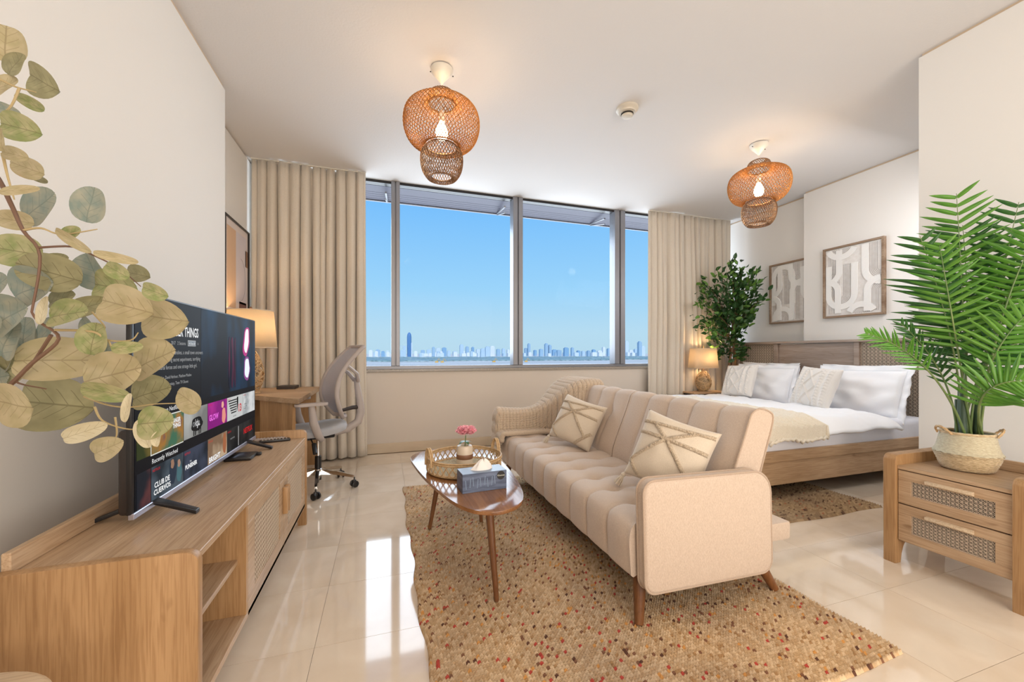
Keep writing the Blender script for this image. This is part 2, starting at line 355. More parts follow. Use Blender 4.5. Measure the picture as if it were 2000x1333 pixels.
mx = n.nodes.new('ShaderNodeMixShader'); n.links.new(fr.outputs[0], mx.inputs[0]); n.links.new(tr.outputs[0], mx.inputs[1]); n.links.new(gl.outputs[0], mx.inputs[2]); n.links.new(mx.outputs[0], n.nodes['Material Output'].inputs[0])
for i in range(4):
    struct('pane', bx((mull[i][1], YW + .055, 1.0), (mull[i+1][0], YW + .063, ZC - .03)), mg, wn, smooth=False)

# ------------------------------------------------------------------ outside: sun shade, ground, trees, skyline
ss = thing('sunshade', 'purple-grey slatted metal sunshade outside along the top of the window', 'sunshade', (1.9, 4.95, 3.14))
obj('fascia', bx((-1.6, 4.91, 3.12), (5.4, 5.06, 3.26)), 'alu2', ss)
for k in range(5):
    y = 5.068 + k*.064; bm = BM(); obox(bm, (-1.6, y, 3.125), (7, 0, 0), (0, .058, .0), (0, .0, .010)); obj('slat', bm, 'alu2', ss)
obj('edge_rail', bx((-1.6, 5.388, 3.11), (5.4, 5.415, 3.15)), 'alu', ss)
for x in (.02, 1.5, 2.98, 4.46):
    bm = BM(); tube(bm, [(x - .0, 4.94, 3.06), (x + .02, 5.385, 3.115)], .012); tube(bm, [(x - .0, 4.94, 2.98), (x + .02, 5.385, 3.10)], .008); obj('bracket', bm, 'alu', ss)
GZ = -60
mgr = mat('desert_ground', (.64, .60, .53), 1, noisecol=((.0012, .004, 1), (.82, .78, .70)))
struct('ground', bx((-14000, 40, GZ - 2), (20000, 30000, GZ)), mgr, smooth=False)
mtree = mat('hazy_green', (.24, .36, .36), 1, noisecol=((.004, .004, .004), (.36, .47, .47)))  # distance haze is mixed into the tree colour, no haze volume
bm = BM(); rr = random.Random(3)
for k in range(2600):
    y = 2900 * (5400 / 2900) ** rr.random(); x = rr.uniform(-.12, .9) * y
    if noise.noise(V(x/900, y/500, 3)) < -.12: continue
    r = rr.uniform(14, 38); h = rr.uniform(6, 12)
    m4 = Matrix.Translation((x, y, GZ + h*.3)) @ Matrix.Diagonal((r*1.6, r, h, 1)); bmesh.ops.create_icosphere(bm, subdivisions=1, radius=1, matrix=m4)
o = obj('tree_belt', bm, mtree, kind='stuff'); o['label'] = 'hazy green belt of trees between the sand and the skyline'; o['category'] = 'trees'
bcols = [mat('hazy_facade_%d' % i, c, .9) for i, c in enumerate([(.50, .64, .74), (.36, .52, .66), (.62, .72, .79), (.76, .80, .82), (.26, .44, .62)])]  # pale bluish facades carry the haze in their colour
rr = random.Random(11)
def building(x, y, w, d, top, m, label, setb=True):
    t = thing('building', label, 'building', (x, y, GZ), None if 'crown' in label else 'skyline buildings')
    h = top - GZ; obj('tower_body', bx((x - w/2, y, GZ), (x + w/2, y + d, GZ + h*.93)), m, t, smooth=False)
    obj('roof_block', bx((x - w*.3, y + d*.2, GZ + h*.93), (x + w*.3, y + d*.8, top)), m, t, smooth=False)
    return t
far = lambda px, Y: at(px, 690, 1) * (Y / at(px, 690, 1).y)
placed = []
def free(x, y, w):
    for (a, b_, c_) in placed:
        if abs(a - x) < (w + c_)/2 + 4 and abs(b_ - y) < 75: return False
    placed.append((x, y, w)); return True
bl = [(724, 684), (738, 683), (748, 686), (757, 685), (786, 684), (812, 686), (826, 684), (838, 683), (847, 678), (856, 680), (868, 679), (877, 685), (888, 687), (902, 673), (913, 677), (924, 678), (934, 682), (944, 681), (953, 677), (962, 676), (974, 682), (984, 681), (993, 683),
      (1028, 680), (1034, 671), (1046, 684), (1058, 682), (1068, 671), (1075, 674), (1084, 683), (1093, 684), (1107, 679), (1119, 679), (1131, 685), (1140, 686), (1151, 685), (1161, 683), (1172, 685), (1180, 678), (1190, 681), (1196, 678), (1225, 666), (1233, 684), (1243, 682), (1251, 667), (1257, 676)]
for i, (px, py) in enumerate(bl):
    Y = rr.uniform(6200, 8200); p = far(px, Y); t_ = p.x * math.sin(YAW) + p.y * math.cos(YAW)
    top = 1.15 + (690 - py) / FPX * t_; w = rr.uniform(4.5, 9) / FPX * t_
    while not free(p.x, Y, w): Y += 90; p = far(px, Y)
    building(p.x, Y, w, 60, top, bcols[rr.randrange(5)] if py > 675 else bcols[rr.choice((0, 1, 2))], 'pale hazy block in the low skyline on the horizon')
for i in range(70):
    px = rr.uniform(716, 1258); Y = rr.uniform(5600, 7400); p = far(px, Y); t_ = p.x * math.sin(YAW) + p.y * math.cos(YAW)
    top = 1.15 + (690 - rr.uniform(686, 691)) / FPX * t_
    w = rr.uniform(4, 10) / FPX * t_
    if not free(p.x, Y, w) or 775 < px < 815: continue
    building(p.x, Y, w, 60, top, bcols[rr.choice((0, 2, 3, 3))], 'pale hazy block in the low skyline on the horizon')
p = far(799.5, 6000); t = thing('skyscraper', 'tall dark-blue tower with a rounded crown rising above the left skyline', 'skyscraper', (p.x, 6000, GZ))
bm = BM(); lathe(bm, [(30, 0), (31, 180), (32, 300), (27, 335), (16, 358), (5, 366)], (p.x, 6030, GZ), 12); obj('tower_body', bm, mat('blue_tower', (.10, .24, .48), .5), t)
obj('side_wing', bx((p.x + 26, 6010, GZ), (p.x + 42, 6050, 150)), bcols[2], t, smooth=False)
t = thing('building', 'slim pale tower shaft directly left of the tall dark-blue tower', 'building', (p.x - 75, 6000, GZ)); obj('tower_body', bx((p.x - 90, 6000, GZ), (p.x - 48, 6040, 105)), bcols[0], t, smooth=False); obj('crane_arm', bx((p.x - 190, 6010, 98), (p.x - 60, 6018, 106)), bcols[0], t, smooth=False)
for k, px in enumerate((853, 864, 965, 1028)):
    p = far(px, 2500); lab = ['left', 'right', '', ''][k]
    t = thing('excavator', ['orange excavator on the sand, leftmost of the outdoor machines', 'orange excavator just right of the leftmost machine outdoors', 'orange machine on the sand left of the middle mullion', 'orange machine on the sand right of the middle mullion'][k], 'excavator', (p.x, 2500, GZ))
    my = M.setdefault('orange', mat('machine_orange', (.75, .45, .12), .7))
    obj('machine_body', bx((p.x - 10, 2500, GZ + 1), (p.x + 10, 2508, GZ + 10)), my, t); bm = BM(); tube(bm, [(p.x, 2504, GZ + 8), (p.x + 12, 2504, GZ + 26), (p.x + 24, 2504, GZ + 12)], 2, 5); obj('boom', bm, my, t)

# ------------------------------------------------------------------ curtains
def curtain(x0, x1, seed, label, flare):
    rnd = random.Random(seed); L = x1 - x0; nf = int(L / .108); ks = [rnd.uniform(.5, 1.45) for _ in range(nf + 2)]
    tot = 0; cum = [0]
    for q in ks: tot += q; cum.append(tot)
    def fold(u):
        s = u * tot * .999
        for i in range(len(cum) - 1):
            if s < cum[i+1]: return i, (s - cum[i]) / (cum[i+1] - cum[i])
        return len(cum) - 2, 1
    def fn(u, v):
        z = .018 + (ZC - .012 - .018) * v
        du = .006 * math.sin(7*u + 5*v) * (1 - v) + .004*math.sin(23*u - 3*v)
        uu = min(max(u + du, 0), 1)
        i, f = fold(uu); amp = (.026 + .036 * min(1, (1 - v) * 2.2)) * (.6 + .7 * ((i * 37 % 11) / 11)) * min(1, u*14 + .1, (1 - u)*9 + .12)
        w = math.cos(2*PI*f); y = amp * (abs(w) ** .75) * (1 if w > 0 else -1)
        y += .006 * math.sin(2*PI*f*3 + i) * v ** 4
        x = x0 + L * (u + .30 * math.sin(2*PI*f) / tot * (.6 + .4*(1 - v)))
        x += flare * (1 - v) ** 2 * (u - .5) * .12
        return V(x, 4.655 - y + .015 * math.sin(9*u + 2*v), z)
    bm = BM(); grid(bm, nf * 14, 26, fn)
    t = thing('curtain', label, 'curtain', ((x0 + x1)/2, 4.655, 0))
    o = obj('curtain_fabric', bm, 'linen', t, ang=180); md = o.modifiers.new('s', 'SOLIDIFY'); md.thickness = .003
    obj('curtain_track', bx((x0, 4.64, ZC - .012), (x1, 4.67, ZC - .001)), 'cream', t)
curtain(-1.29, -.19, 5, 'beige linen curtain hanging left of the window behind the office chair', .3)
curtain(3.505, 4.94, 9, 'beige linen curtain hanging right of the window behind the bedside lamp', .3)

# ------------------------------------------------------------------ woven pendant lamps and smoke detector
def pendant(x, y, label, watts):
    t = thing('pendant_lamp', label, 'pendant lamp', (x, y, ZC), 'woven pendant lamps')
    bm = BM(); lathe(bm, [(.078, 3.135), (.076, 3.12), (.012, 3.045), (.008, 3.035)], (x, y, 0), 28); o = obj('canopy', bm, 'cream', t)
    for sx_ in (-1, 1):
        bm = BM(); tube(bm, [(x + sx_*.074, y, 3.105), (x + sx_*.082, y, 3.105)], .004, 6); obj('screw', bm, 'black', o)
    bm = BM(); tube(bm, [(x, y, 3.05), (x, y, 2.80)], .0028, 6); obj('cord', bm, 'cream', t)
    def body(nm, prof, N, tw, rad, m, seg):
        bm = BM()
        def pr(s):
            f = s * (len(prof) - 1); i = min(int(f), len(prof) - 2); a = f - i
            p0 = prof[max(i-1, 0)]; p1 = prof[i]; p2 = prof[i+1]; p3 = prof[min(i+2, len(prof)-1)]
            return [.5*((2*p1[k]) + (-p0[k]+p2[k])*a + (2*p0[k]-5*p1[k]+4*p2[k]-p3[k])*a*a + (-p0[k]+3*p1[k]-3*p2[k]+p3[k])*a**3) for k in (0, 1)]
        for sgn in (-1, 1):
            for k in range(N):
                pts = []
                for s in range(seg + 1):
                    r, z = pr(s / seg); a = 2*PI*k/N + sgn * tw * s / seg + (0 if sgn > 0 else .3*PI/N)
                    rr_ = r + sgn * .0012; pts.append((x + rr_*math.cos(a), y + rr_*math.sin(a), z))
                tube(bm, pts, rad, 3, cap=False)
        for s in (0, 1):
            r, z = pr(s); tube(bm, [(x + r*math.cos(2*PI*k/36), y + r*math.sin(2*PI*k/36), z) for k in range(36)], .004, 5, closed=True)
        return obj(nm, bm, m, t, kind='stuff', smooth=False)
    body('top_cap', [(.055, 2.98), (.085, 2.965), (.097, 2.93), (.092, 2.885)], 30, .9, .0026, 'bamboodark', 8)
    body('shade', [(.095, 2.893), (.17, 2.885), (.238, 2.845), (.262, 2.77), (.252, 2.69), (.215, 2.625), (.15, 2.59), (.115, 2.60)], 56, 1.7, .0026, 'bamboo', 26)
    body('lower_globe', [(.105, 2.592), (.138, 2.555), (.146, 2.49), (.132, 2.42), (.095, 2.368), (.07, 2.385)], 46, 1.1, .0028, 'bamboodark', 14)
    bm = BM(); lathe(bm, [(.018, 2.84), (.02, 2.77)], (x, y, 0), 14); obj('socket', bm, 'cream', t)
    bm = BM(); lathe(bm, [(.014, 2.77), (.024, 2.75), (.042, 2.71), (.042, 2.68), (.030, 2.65), (.008, 2.64)], (x, y, 0), 16); obj('bulb', bm, 'bulb', t)
    light('pendant_light', 'POINT', (x, y, 2.70), watts * 1.8, (1, .72, .42), rad=.055)
    return t
pendant(.385, 2.788, 'woven bamboo pendant lamp hanging nearer the television and desk', 17)
pendant(3.397, 2.864, 'woven bamboo pendant lamp hanging nearer the bed', 20)
x, y = 1.881, 2.774
t = thing('smoke_detector', 'round cream smoke detector on the ceiling between the two pendant lamps', 'smoke detector', (x, y, ZC))
bm = BM(); lathe(bm, [(.088, 3.1415), (.088, 3.125), (.07, 3.112), (.066, 3.10)], (x, y, 0), 30); obj('base_plate', bm, 'smoke', t)
for k, (r, z) in enumerate(((.052, 3.102), (.050, 3.092), (.047, 3.083))):
    bm = BM(); lathe(bm, [(r, z), (r, z - .0045)], (x, y, 0), 26); obj('vent_ring', bm, 'dark' if k == 1 else 'smoke', t)
bm = BM(); lathe(bm, [(.044, 3.080), (.038, 3.070), (.012, 3.066)], (x, y, 0), 24); obj('cap', bm, 'smoke', t)

# ------------------------------------------------------------------ cane webbing
def cane(name, o, u, v, nrm, w, h, p, parent, m='cane', sw=.13):
    """real lattice: paired strands both ways plus both diagonals"""
    o, u, v, nrm = map(Vector, (o, u, v, nrm)); bm = BM(); s = p * sw; th = p * .06
    def strip(a, b, off):
        a = o + u*a[0] + v*a[1] + nrm*off; b = o + u*b[0] + v*b[1] + nrm*off
        d = (b - a); 
        if d.length < p * .3: return
        sd = d.normalized().cross(nrm) * (s / 2)
        q = [bm.verts.new(a - sd), bm.verts.new(b - sd), bm.verts.new(b + sd), bm.verts.new(a + sd)]; r_ = [bm.verts.new(x_.co - nrm*th) for x_ in q]
        bm.faces.new(q); bm.faces.new(list(reversed(r_)))
        for i in range(4): bm.faces.new((q[i], r_[i], r_[(i+1) % 4], q[(i+1) % 4]))
    nx = int(w / p); ny = int(h / p); px_ = w / max(nx, 1); py_ = h / max(ny, 1)
    for i in range(nx + 1):
        for e_ in (-.14, .14): strip((min(max(i*px_ + e_*p, 0), w), 0), (min(max(i*px_ + e_*p, 0), w), h), 0)
    for j in range(ny + 1):
        for e_ in (-.14, .14): strip((0, min(max(j*py_ + e_*p, 0), h)), (w, min(max(j*py_ + e_*p, 0), h)), th)
    for c0 in range(-ny, nx + 1):
        t0 = max(0, -c0); t1 = min(ny, nx - c0)
        if t1 > t0: strip(((c0 + t0)*px_, t0*py_), ((c0 + t1)*px_, t1*py_), th*2)
        t0 = max(0, -c0); t1 = min(ny, nx - c0)
        if t1 > t0: strip(((c0 + t0)*px_, h - t0*py_), ((c0 + t1)*px_, h - t1*py_), th*3)
    return obj(name, bm, m, parent, kind='stuff', smooth=False)

def frame_door(parent, name, y0, y1, z0, z1, x, th, st_y, st_z, facing, pitch, m, back='dark', label=None):
    """a framed cane door whose face lies in the plane X=x; facing = +1 / -1 outward normal"""
    bm = BM(); xa = x - facing*th
    for (a, b_) in (((y0, z0), (y1, z0 + st_z)), ((y0, z1 - st_z), (y1, z1)), ((y0, z0 + st_z), (y0 + st_y, z1 - st_z)), ((y1 - st_y, z0 + st_z), (y1, z1 - st_z))):
        box(bm, (xa, a[0], a[1]), (x, b_[0], b_[1]), .0012)
    d = obj(name, bm, m, parent, label=label)
    obj('backing', bx((xa, y0 + st_y*.9, z0 + st_z*.9), (xa + facing*.003, y1 - st_y*.9, z1 - st_z*.9)), back, d)
    cane('cane_panel', (x - facing*.006, y0 + st_y, z0 + st_z), (0, 1, 0), (0, 0, 1), (facing, 0, 0), y1 - y0 - 2*st_y, z1 - z0 - 2*st_z, pitch, d, 'cane', .085)
    return d

# ------------------------------------------------------------------ TV console
t = thing('tv_console', 'long light oak console with cane doors and open shelves under the television', 'tv console', (-.71, 2.15, 0))
XF, XB, Y0, Y1, ZT = -.5, -.92, 1.32, 2.97, .585
def side_outline(xf, xb, top, low, foot):   # outline in XZ of the curved side panel, xf = front
    s = 1 if xf > xb else -1; p = [(xb, 0), (xb, top)]
    for i in range(7):
        a = PI/2 * (1 - i/6); p.append((xf - s*.035 + s*.035*math.cos(a), top - .03 + .03*math.sin(a)))
    p += [(xf, 0), (xf - s*foot, 0)]
    for i in range(5):
        a = i/4*PI/2; p.append((xf - s*(foot + .07*(1 - math.cos(a))), low*math.sin(a)))
    for i in range(5):
        a = (1 - i/4)*PI/2; p.append((xb + s*(foot + .07*(1 - math.cos(a))), low*math.sin(a)))
    p.append((xb + s*foot, 0)); return p
for ya, yb in ((Y0, Y0 + .03), (Y1 - .03, Y1)):
    bm = BM(); prism(bm, [V(px_, ya, pz_) for px_, pz_ in side_outline(XF + .006, XB, .597 if ya == Y0 else .636, .11, .05)], (0, yb - ya, 0), .002); obj('side_panel', bm, 'oakz', t)
obj('top_board', bx((XB, Y0 + .03, ZT - .022), (XF, Y1 - .03, ZT), .002), 'oak', t)
obj('back_rail', bx((XB - .004, Y0 + .03, ZT), (XB + .016, Y1 - .03, .64), .003), 'oak', t)
obj('back_panel', bx((XB, Y0 + .03, .13), (XB + .012, Y1 - .03, ZT - .022)), 'oak', t)
obj('bottom_board', bx((XB + .012, Y0 + .03, .125), (XF - .002, Y1 - .03, .147), .001), 'oak', t)
YD = 1.775
obj('divider', bx((XB + .012, YD - .02, .147), (XF - .002, YD, ZT - .022), .001), 'oakz', t)
obj('divider', bx((XB + .012, 2.36, .147), (XF - .03, 2.376, ZT - .022), .001), 'oakz', t)
obj('shelf', bx((XB + .012, Y0 + .03, .345), (XF - .03, YD - .02, .363), .001), 'oak', t)
ym = (YD + Y1 - .03) / 2
for k, (a, c_) in enumerate(((YD + .002, ym - .002), (ym + .002, Y1 - .032))):
    d = frame_door(t, 'door', a, c_, .128, ZT - .024, XF - .002, .018, .085, .075, 1, .019, 'oak', 'cavity')
    yh = c_ - .02 if k == 0 else a + .02
    obj('handle', bx((XF - .002, yh - .011, .31), (XF + .022, yh + .011, .45), .004, 2), 'oakz', d)

# ------------------------------------------------------------------ television
t = thing('television', 'large flat television showing a streaming menu on the oak console', 'television', (-.78, 2.2, ZT))
SX = -.76
bm = BM(); box(bm, (SX - .018, 1.565, .632), (SX - .001, 2.83, 1.352), .005, 2); obj('panel_housing', bm, 'black', t)
bm = BM(); box(bm, (SX - .058, 1.60, .62), (SX - .016, 2.80, .90), .014, 3); obj('rear_housing', bm, 'tvbrown', t)
obj('bezel', bx((SX - .012, 1.566, .618), (SX + .004, 2.829, .638), .002), 'silver', t)
for yl in (1.70, 2.68):
    bm = BM()
    for s in (-1, 1):
        a = V(SX - .02 + s*.01, yl, ZT + .045); b_ = V(SX - .01 + s*.145, yl - .03, ZT + .001)
        prism(bm, [a + V(0, -.02, 0), a + V(0, .02, 0), b_ + V(0, .014, .0), b_ + V(0, -.014, .0)], (0, 0, .014), .002)
    box(bm, (SX - .05, yl - .02, ZT + .03), (SX + .0, yl + .02, ZT + .06), .003)
    obj('foot', bm, 'black', t)
scr = obj('screen', bx((SX - .001, 1.578, .640), (SX + .0005, 2.817, 1.346)), emis('screen_black', (.004, .004, .006)), t, smooth=False)
def quad(y0, y1, z0, z1, m, off=.001, name='picture'):
    return obj(name, bx((SX + .0005, y0, z0), (SX + off, y1, z1)), m, scr, smooth=False)
def noisy(name, c1, c2, sc=(1, 9, 9), c3=None, pos=(.4, .6)):
    m = emis(name, c1); n = m.node_tree; tcn = n.nodes.new('ShaderNodeTexCoord'); mp = n.nodes.new('ShaderNodeMapping'); mp.inputs['Scale'].default_value = sc
    z = n.nodes.new('ShaderNodeTexNoise'); z.inputs['Scale'].default_value = 1; r = n.nodes.new('ShaderNodeValToRGB')
    r.color_ramp.elements[0].color = (*c1, 1); r.color_ramp.elements[1].color = (*c2, 1); r.color_ramp.elements[0].position = pos[0]; r.color_ramp.elements[1].position = pos[1]
    if c3: q_ = r.color_ramp.elements.new(.8); q_.color = (*c3, 1)
    n.links.new(tcn.outputs['Object'], mp.inputs[0]); n.links.new(mp.outputs[0], z.inputs[0]); n.links.new(z.outputs[0], r.inputs[0]); n.links.new(r.outputs[0], n.nodes['Principled BSDF'].inputs['Emission Color'])
    return m
quad(2.06, 2.817, .95, 1.346, noisy('still_navy', (.004, .005, .009), (.006, .03, .07), (1, 5, 3)), .0008)
SR = noisy('still_red', (.006, .006, .02), (.10, .008, .04), (1, 30, 4))
def blob(yc, zc, ry, rz_, m, off, skew=0):
    bm = BM(); N = 18
    pts = [V(SX + .0006, yc + ry*math.cos(2*PI*k/N) + skew*math.sin(2*PI*k/N)*ry + ry*.12*math.sin(5*k), zc + rz_*math.sin(2*PI*k/N)) for k in range(N)]
    prism(bm, pts, (off, 0, 0)); return obj('picture', bm, m, scr, smooth=False)
for yy_, w__ in ((2.39, .012), (2.43, .022), (2.475, .014)): blob(yy_, 1.10, w__, .135, SR, .0010)
blob(2.655, 1.215, .055, .085, emis('glow_magenta', (.5, .03, .22)), .0012, .35); blob(2.655, 1.22, .036, .070, emis('glow_white', (1, .85, .9), 1.1), .0018, .35)
blob(2.665, 1.06, .055, .070, emis('glow_purple', (.25, .06, .25)), .0012); blob(2.665, 1.062, .042, .056, emis('glow_white2', (.8, .85, .95), 1.1), .0018)
TW = emis('text_white', (.85, .85, .85)); TG = emis('text_grey', (.38, .38, .38)); TGR = emis('text_green', (.02, .35, .12)); TR = emis('text_red', (.55, .01, .015)); TK = emis('text_black', (.005, .005, .005))
def tt(s, size, y, z, m=TW, ws=1, bold=0): return text(s, size, (SX + .0022, y, z), (0, 1, 0), (0, 0, 1), m, scr, ws, bold=bold)
text('STRANGER THINGS', .054, (SX + .0022, 2.03, 1.216), (0, 1, 0), (0, 0, 1), TW, scr, .66, bold=.0012, align='RIGHT')
tt('97% Match', .019, 1.68, 1.18, TGR); tt('2017   2 Seasons', .019, 1.80, 1.182, TG, .9); tt('4K Ultra HD', .013, 1.945, 1.184, TW, .8); tt('5.1', .013, 2.02, 1.184, TG, .8)
quad(1.938, 2.008, 1.178, 1.202, TG, .0010, 'badge_frame'); quad(1.941, 2.005, 1.181, 1.199, M['black'], .0014, 'badge_fill')
tt('When a young boy vanishes, a small town uncovers', .022, 1.66, 1.145, TG, .9); tt('a mystery involving secret experiments, terrifying', .022, 1.66, 1.118, TG, .88); tt('supernatural forces and one strange little girl.', .022, 1.66, 1.090, TG, .88)
tt('Winona Ryder, David Harbour, Matthew Modine', .017, 1.66, 1.055, TG, .9); tt('TV Sci-Fi & Fantasy, Teen TV Shows', .017, 1.70, 1.030, TG, .95)
tt('Popular on Netflix', .024, 1.675, .935, TW)
tl = [1.584, 1.669, 1.901, 2.127, 2.359, 2.597, 2.81]
r1m = [noisy('tile_forest', (.03, .04, .01), (.12, .09, .02)), noisy('tile_poster', (.05, .14, .08), (.35, .16, .03), (1, 12, 12), (.02, .03, .12)), noisy('tile_grey', (.18, .18, .17), (.42, .42, .40), (1, 5, 5)), noisy('tile_magenta', (.22, .005, .18), (.50, .02, .30), (1, 6, 6)), emis('tile_white', (.55, .56, .55)), noisy('tile_pale', (.35, .37, .38), (.65, .66, .66), (1, 12, 12))]
r2m = [noisy('tile_dim', (.01, .012, .018), (.10, .03, .03)), noisy('tile_slate', (.015, .022, .03), (.06, .08, .10)), noisy('tile_night', (.01, .014, .022), (.04, .05, .08)), noisy('tile_tan', (.20, .12, .07), (.48, .36, .24)), noisy('tile_black', (.004, .004, .005), (.02, .02, .02)), noisy('tile_black2', (.004, .004, .005), (.02, .02, .02))]
quad(1.668, 1.900, .796, .924, emis('tile_border', (.7, .7, .65)), .0008, 'tile_frame')
for k in range(6):
    a, c_ = tl[k] + .003, tl[k+1] - .002; quad(a, c_, .800, .920, r1m[k], .0012, 'tile_image')
    if k < 5: quad(a, c_, .6405, .756, r2m[k], .0012, 'tile_image')
    else: quad(a, c_, .6405, .756, r2m[k], .0012, 'tile_image')
tt('STRANGER', .024, 1.79, .885, TW, .7, .0008); tt('THINGS', .024, 1.815, .865, TW, .7, .0008)
blob(2.02, .848, .055, .030, TK, .0016)
for yy in (1.985, 2.00, 2.035, 2.05): quad(yy, yy + .008, .802, .845, TK, .0016)
tt('okja', .044, 1.975, .84, TW, .95, .001)
tt('GLOW', .038, 2.14, .838, emis('text_pink', (.85, .15, .75)), .9, .0012)
blob(2.315, .84, .024, .038, emis('figure_peach', (.75, .28, .22)), .0016); blob(2.30, .895, .014, .016, emis('figure_peach2', (.8, .40, .30)), .0017)
for k in range(6): quad(2.375 + .008*k, 2.50 - .002*k, .898 - .013*k, .904 - .013*k, TK, .0016, 'stripe')
for k in range(8): quad(2.50 + .002*k, 2.505 + .002*k, .835 + .006*k, .912, TK, .0016, 'stripe')
tt('13', .058, 2.515, .83, TR, .95, .002); tt('REASONS', .011, 2.44, .812, TK)
tt('orange', .016, 2.61, .855, TK); tt('is the new', .012, 2.61, .843, TK); tt('black', .016, 2.61, .83, TK)
tt('Recently Watched', .024, 1.672, .768, TW)
for yy in (1.676, 1.907, 2.133, 2.365): tt('NETFLIX', .013, yy, .738, TR)
for yy in (1.907, 2.133, 2.365, 2.603): tt('NETFLIX', .011, yy, .906, TR)
tt('CLUB DE', .026, 1.688, .680, TW, 1, .0008); tt('CUERVOS', .026, 1.684, .655, TW, 1, .0008)
blob(1.815, .70, .026, .045, emis('figure_dark', (.02, .03, .05)), .0016); blob(1.812, .732, .013, .017, emis('figure_tan', (.30, .17, .11)), .0018); blob(1.865, .69, .020, .040, emis('figure_teal', (.06, .14, .16)), .0017); blob(1.862, .722, .011, .015, emis('figure_tan2', (.36, .21, .15)), .0018)
tt('THE', .009, 1.95, .702, TW); tt('PUNISHER', .024, 1.912, .680, TW, .95, .001)
tt('BRIGHT', .034, 2.137, .647, TW, 1.1, .0014); blob(2.325, .70, .022, .05, emis('figure_brown', (.35, .12, .05)), .0016)
tt('DISJOINTED', .010, 2.40, .70, TG, 1.2); quad(2.52, 2.528, .645, .75, TG, .0016)
tt('NETFLIX', .042, 2.605, .690, TR, .95, .0012)

# small things on the console
t = thing('media_box', 'small black set-top box under the television on the console', 'set-top box', (-.70, 2.47, ZT))
obj('case', bx((-.79, 2.40, ZT + .0005), (-.665, 2.53, ZT + .021), .006, 2), 'black', t); obj('antenna_lump', bx((-.67, 2.50, ZT + .001), (-.645, 2.52, ZT + .019), .004, 2), 'black', t)
def remote(x, y, a, label, m, w=.04, l=.17, z=ZT):
    t = thing('remote_control', label, 'remote control', (x, y, z), rz=a)
    obj('case', box(BM(), (-l/2, -w/2, .0005), (l/2, w/2, .017), .005, 2), m, t, world=False)
    for i in range(8):
        for j in range(2):
            bm = BM(); lathe(bm, [(.0045, 0), (.004, .0025)], (-l*.4 + i*l*.11, (j - .5)*w*.45, .017), 8); obj('button', bm, 'chairp', t, world=False)
remote(-.66, 2.86, .25, 'black remote control nearest the far edge of the console', 'black')
remote(-.70, 2.91, .12, 'grey remote control beside the black remote at the console end', 'chairp')

# ------------------------------------------------------------------ desk and things on it
DZ = .80
t = thing('desk', 'light oak writing desk with a slanted end beside the curtain', 'desk', (-.98, 4.1, 0))
top = [(-.616, 3.34), (-.63, 4.56), (-1.30, 4.56), (-1.30, 4.10), (-1.012, 3.76)]
bm = BM(); prism(bm, [V(x_, y_, DZ - .038) for x_, y_ in top], (0, 0, .038), .002); obj('desktop', bm, 'oakx', t)
d = (V(-1.012, 3.76, 0) - V(-.616, 3.34, 0)).normalized(); nn = V(-d.y, d.x, 0)
o0 = V(-.616, 3.34, 0) + d*.085 - nn*.03 
if (o0 + nn).y < o0.y: nn = -nn
bm = BM(); obox(bm, V(-.616, 3.34, 0) + d*.085 + V(.0, .035, 0), d*.44, V(.018, .018, 0), V(0, 0, DZ - .038)); obj('end_panel', bm, 'oakz', t)
obj('side_panel', bx((-1.29, 4.50, 0), (-.67, 4.535, DZ - .038)), 'oakz', t)
obj('modesty_panel', bx((-1.285, 4.12, .2), (-1.265, 4.50, DZ - .038)), 'oak', t)
solo('notebook', bx((-.98, 4.30, DZ + .0005), (-.82, 4.48, DZ + .03), .003), 'tvbrown', 'flat dark brown case lying on the desk beside the lamp', 'case', (-.9, 4.39, DZ))

def wire_egg(name, x, y, z0, z1, rmax, parent, m, seed, n=26, rad=.004):
    rnd = random.Random(seed); bm = BM()
    def P(th, s):
        r = rmax * (math.sin(PI * min(max(.12 + .80*s, 0), 1)) ** .75) * (1 - .18*(s - .4)); return V(x + r*math.cos(th), y + r*math.sin(th), z0 + (z1 - z0)*s)
    for k in range(n):
        th = rnd.uniform(0, 2*PI); dth = rnd.choice((-1, 1)) * rnd.uniform(1.2, 3.4); s0, s1 = rnd.uniform(0, .25), rnd.uniform(.75, 1)
        tube(bm, [P(th + dth*i/12 + .25*math.sin(i*1.3 + k), s0 + (s1 - s0)*i/12) for i in range(13)], rad, 5)
    for k in range(n // 2):
        s = rnd.uniform(.1, .95); tube(bm, [P(2*PI*i/18, s + .07*math.sin(2*PI*i/18*2 + k)) for i in range(18)], rad*.8, 4, closed=True)
    return obj(name, bm, m, parent, kind='stuff')
def drum(prof, x, y, n=40, sx_=1, sy_=1):
    bm = BM(); lathe(bm, prof, (x, y, 0), n, False, False, sx_, sy_); return bm
x, y = -1.105, 3.985
t = thing('table_lamp', 'lit drum-shade lamp with woven rattan base on the desk', 'table lamp', (x, y, DZ))
bm = BM(); lathe(bm, [(.075, DZ + .001), (.075, DZ + .015), (.03, DZ + .02)], (x, y, 0), 24); obj('foot', bm, 'rattan', t)
wire_egg('woven_base', x, y, DZ + .012, 1.17, .10, t, 'rattan', 4, 34, .0045)
bm = BM(); tube(bm, [(x, y, 1.14), (x, y, 1.53)], .006, 8); obj('stem', bm, 'leather', t)
s = obj('lamp_shade', drum([(.200, 1.195), (.172, 1.52)], x, y), 'shade', t); md = s.modifiers.new('s', 'SOLIDIFY'); md.thickness = .002
for r_, z_ in ((.201, 1.197), (.173, 1.519)):
    bm = BM(); tube(bm, [(x + r_*math.cos(2*PI*k/36), y + r_*math.sin(2*PI*k/36), z_) for k in range(36)], .0035, 5, closed=True); obj('rim', bm, 'cush', s)
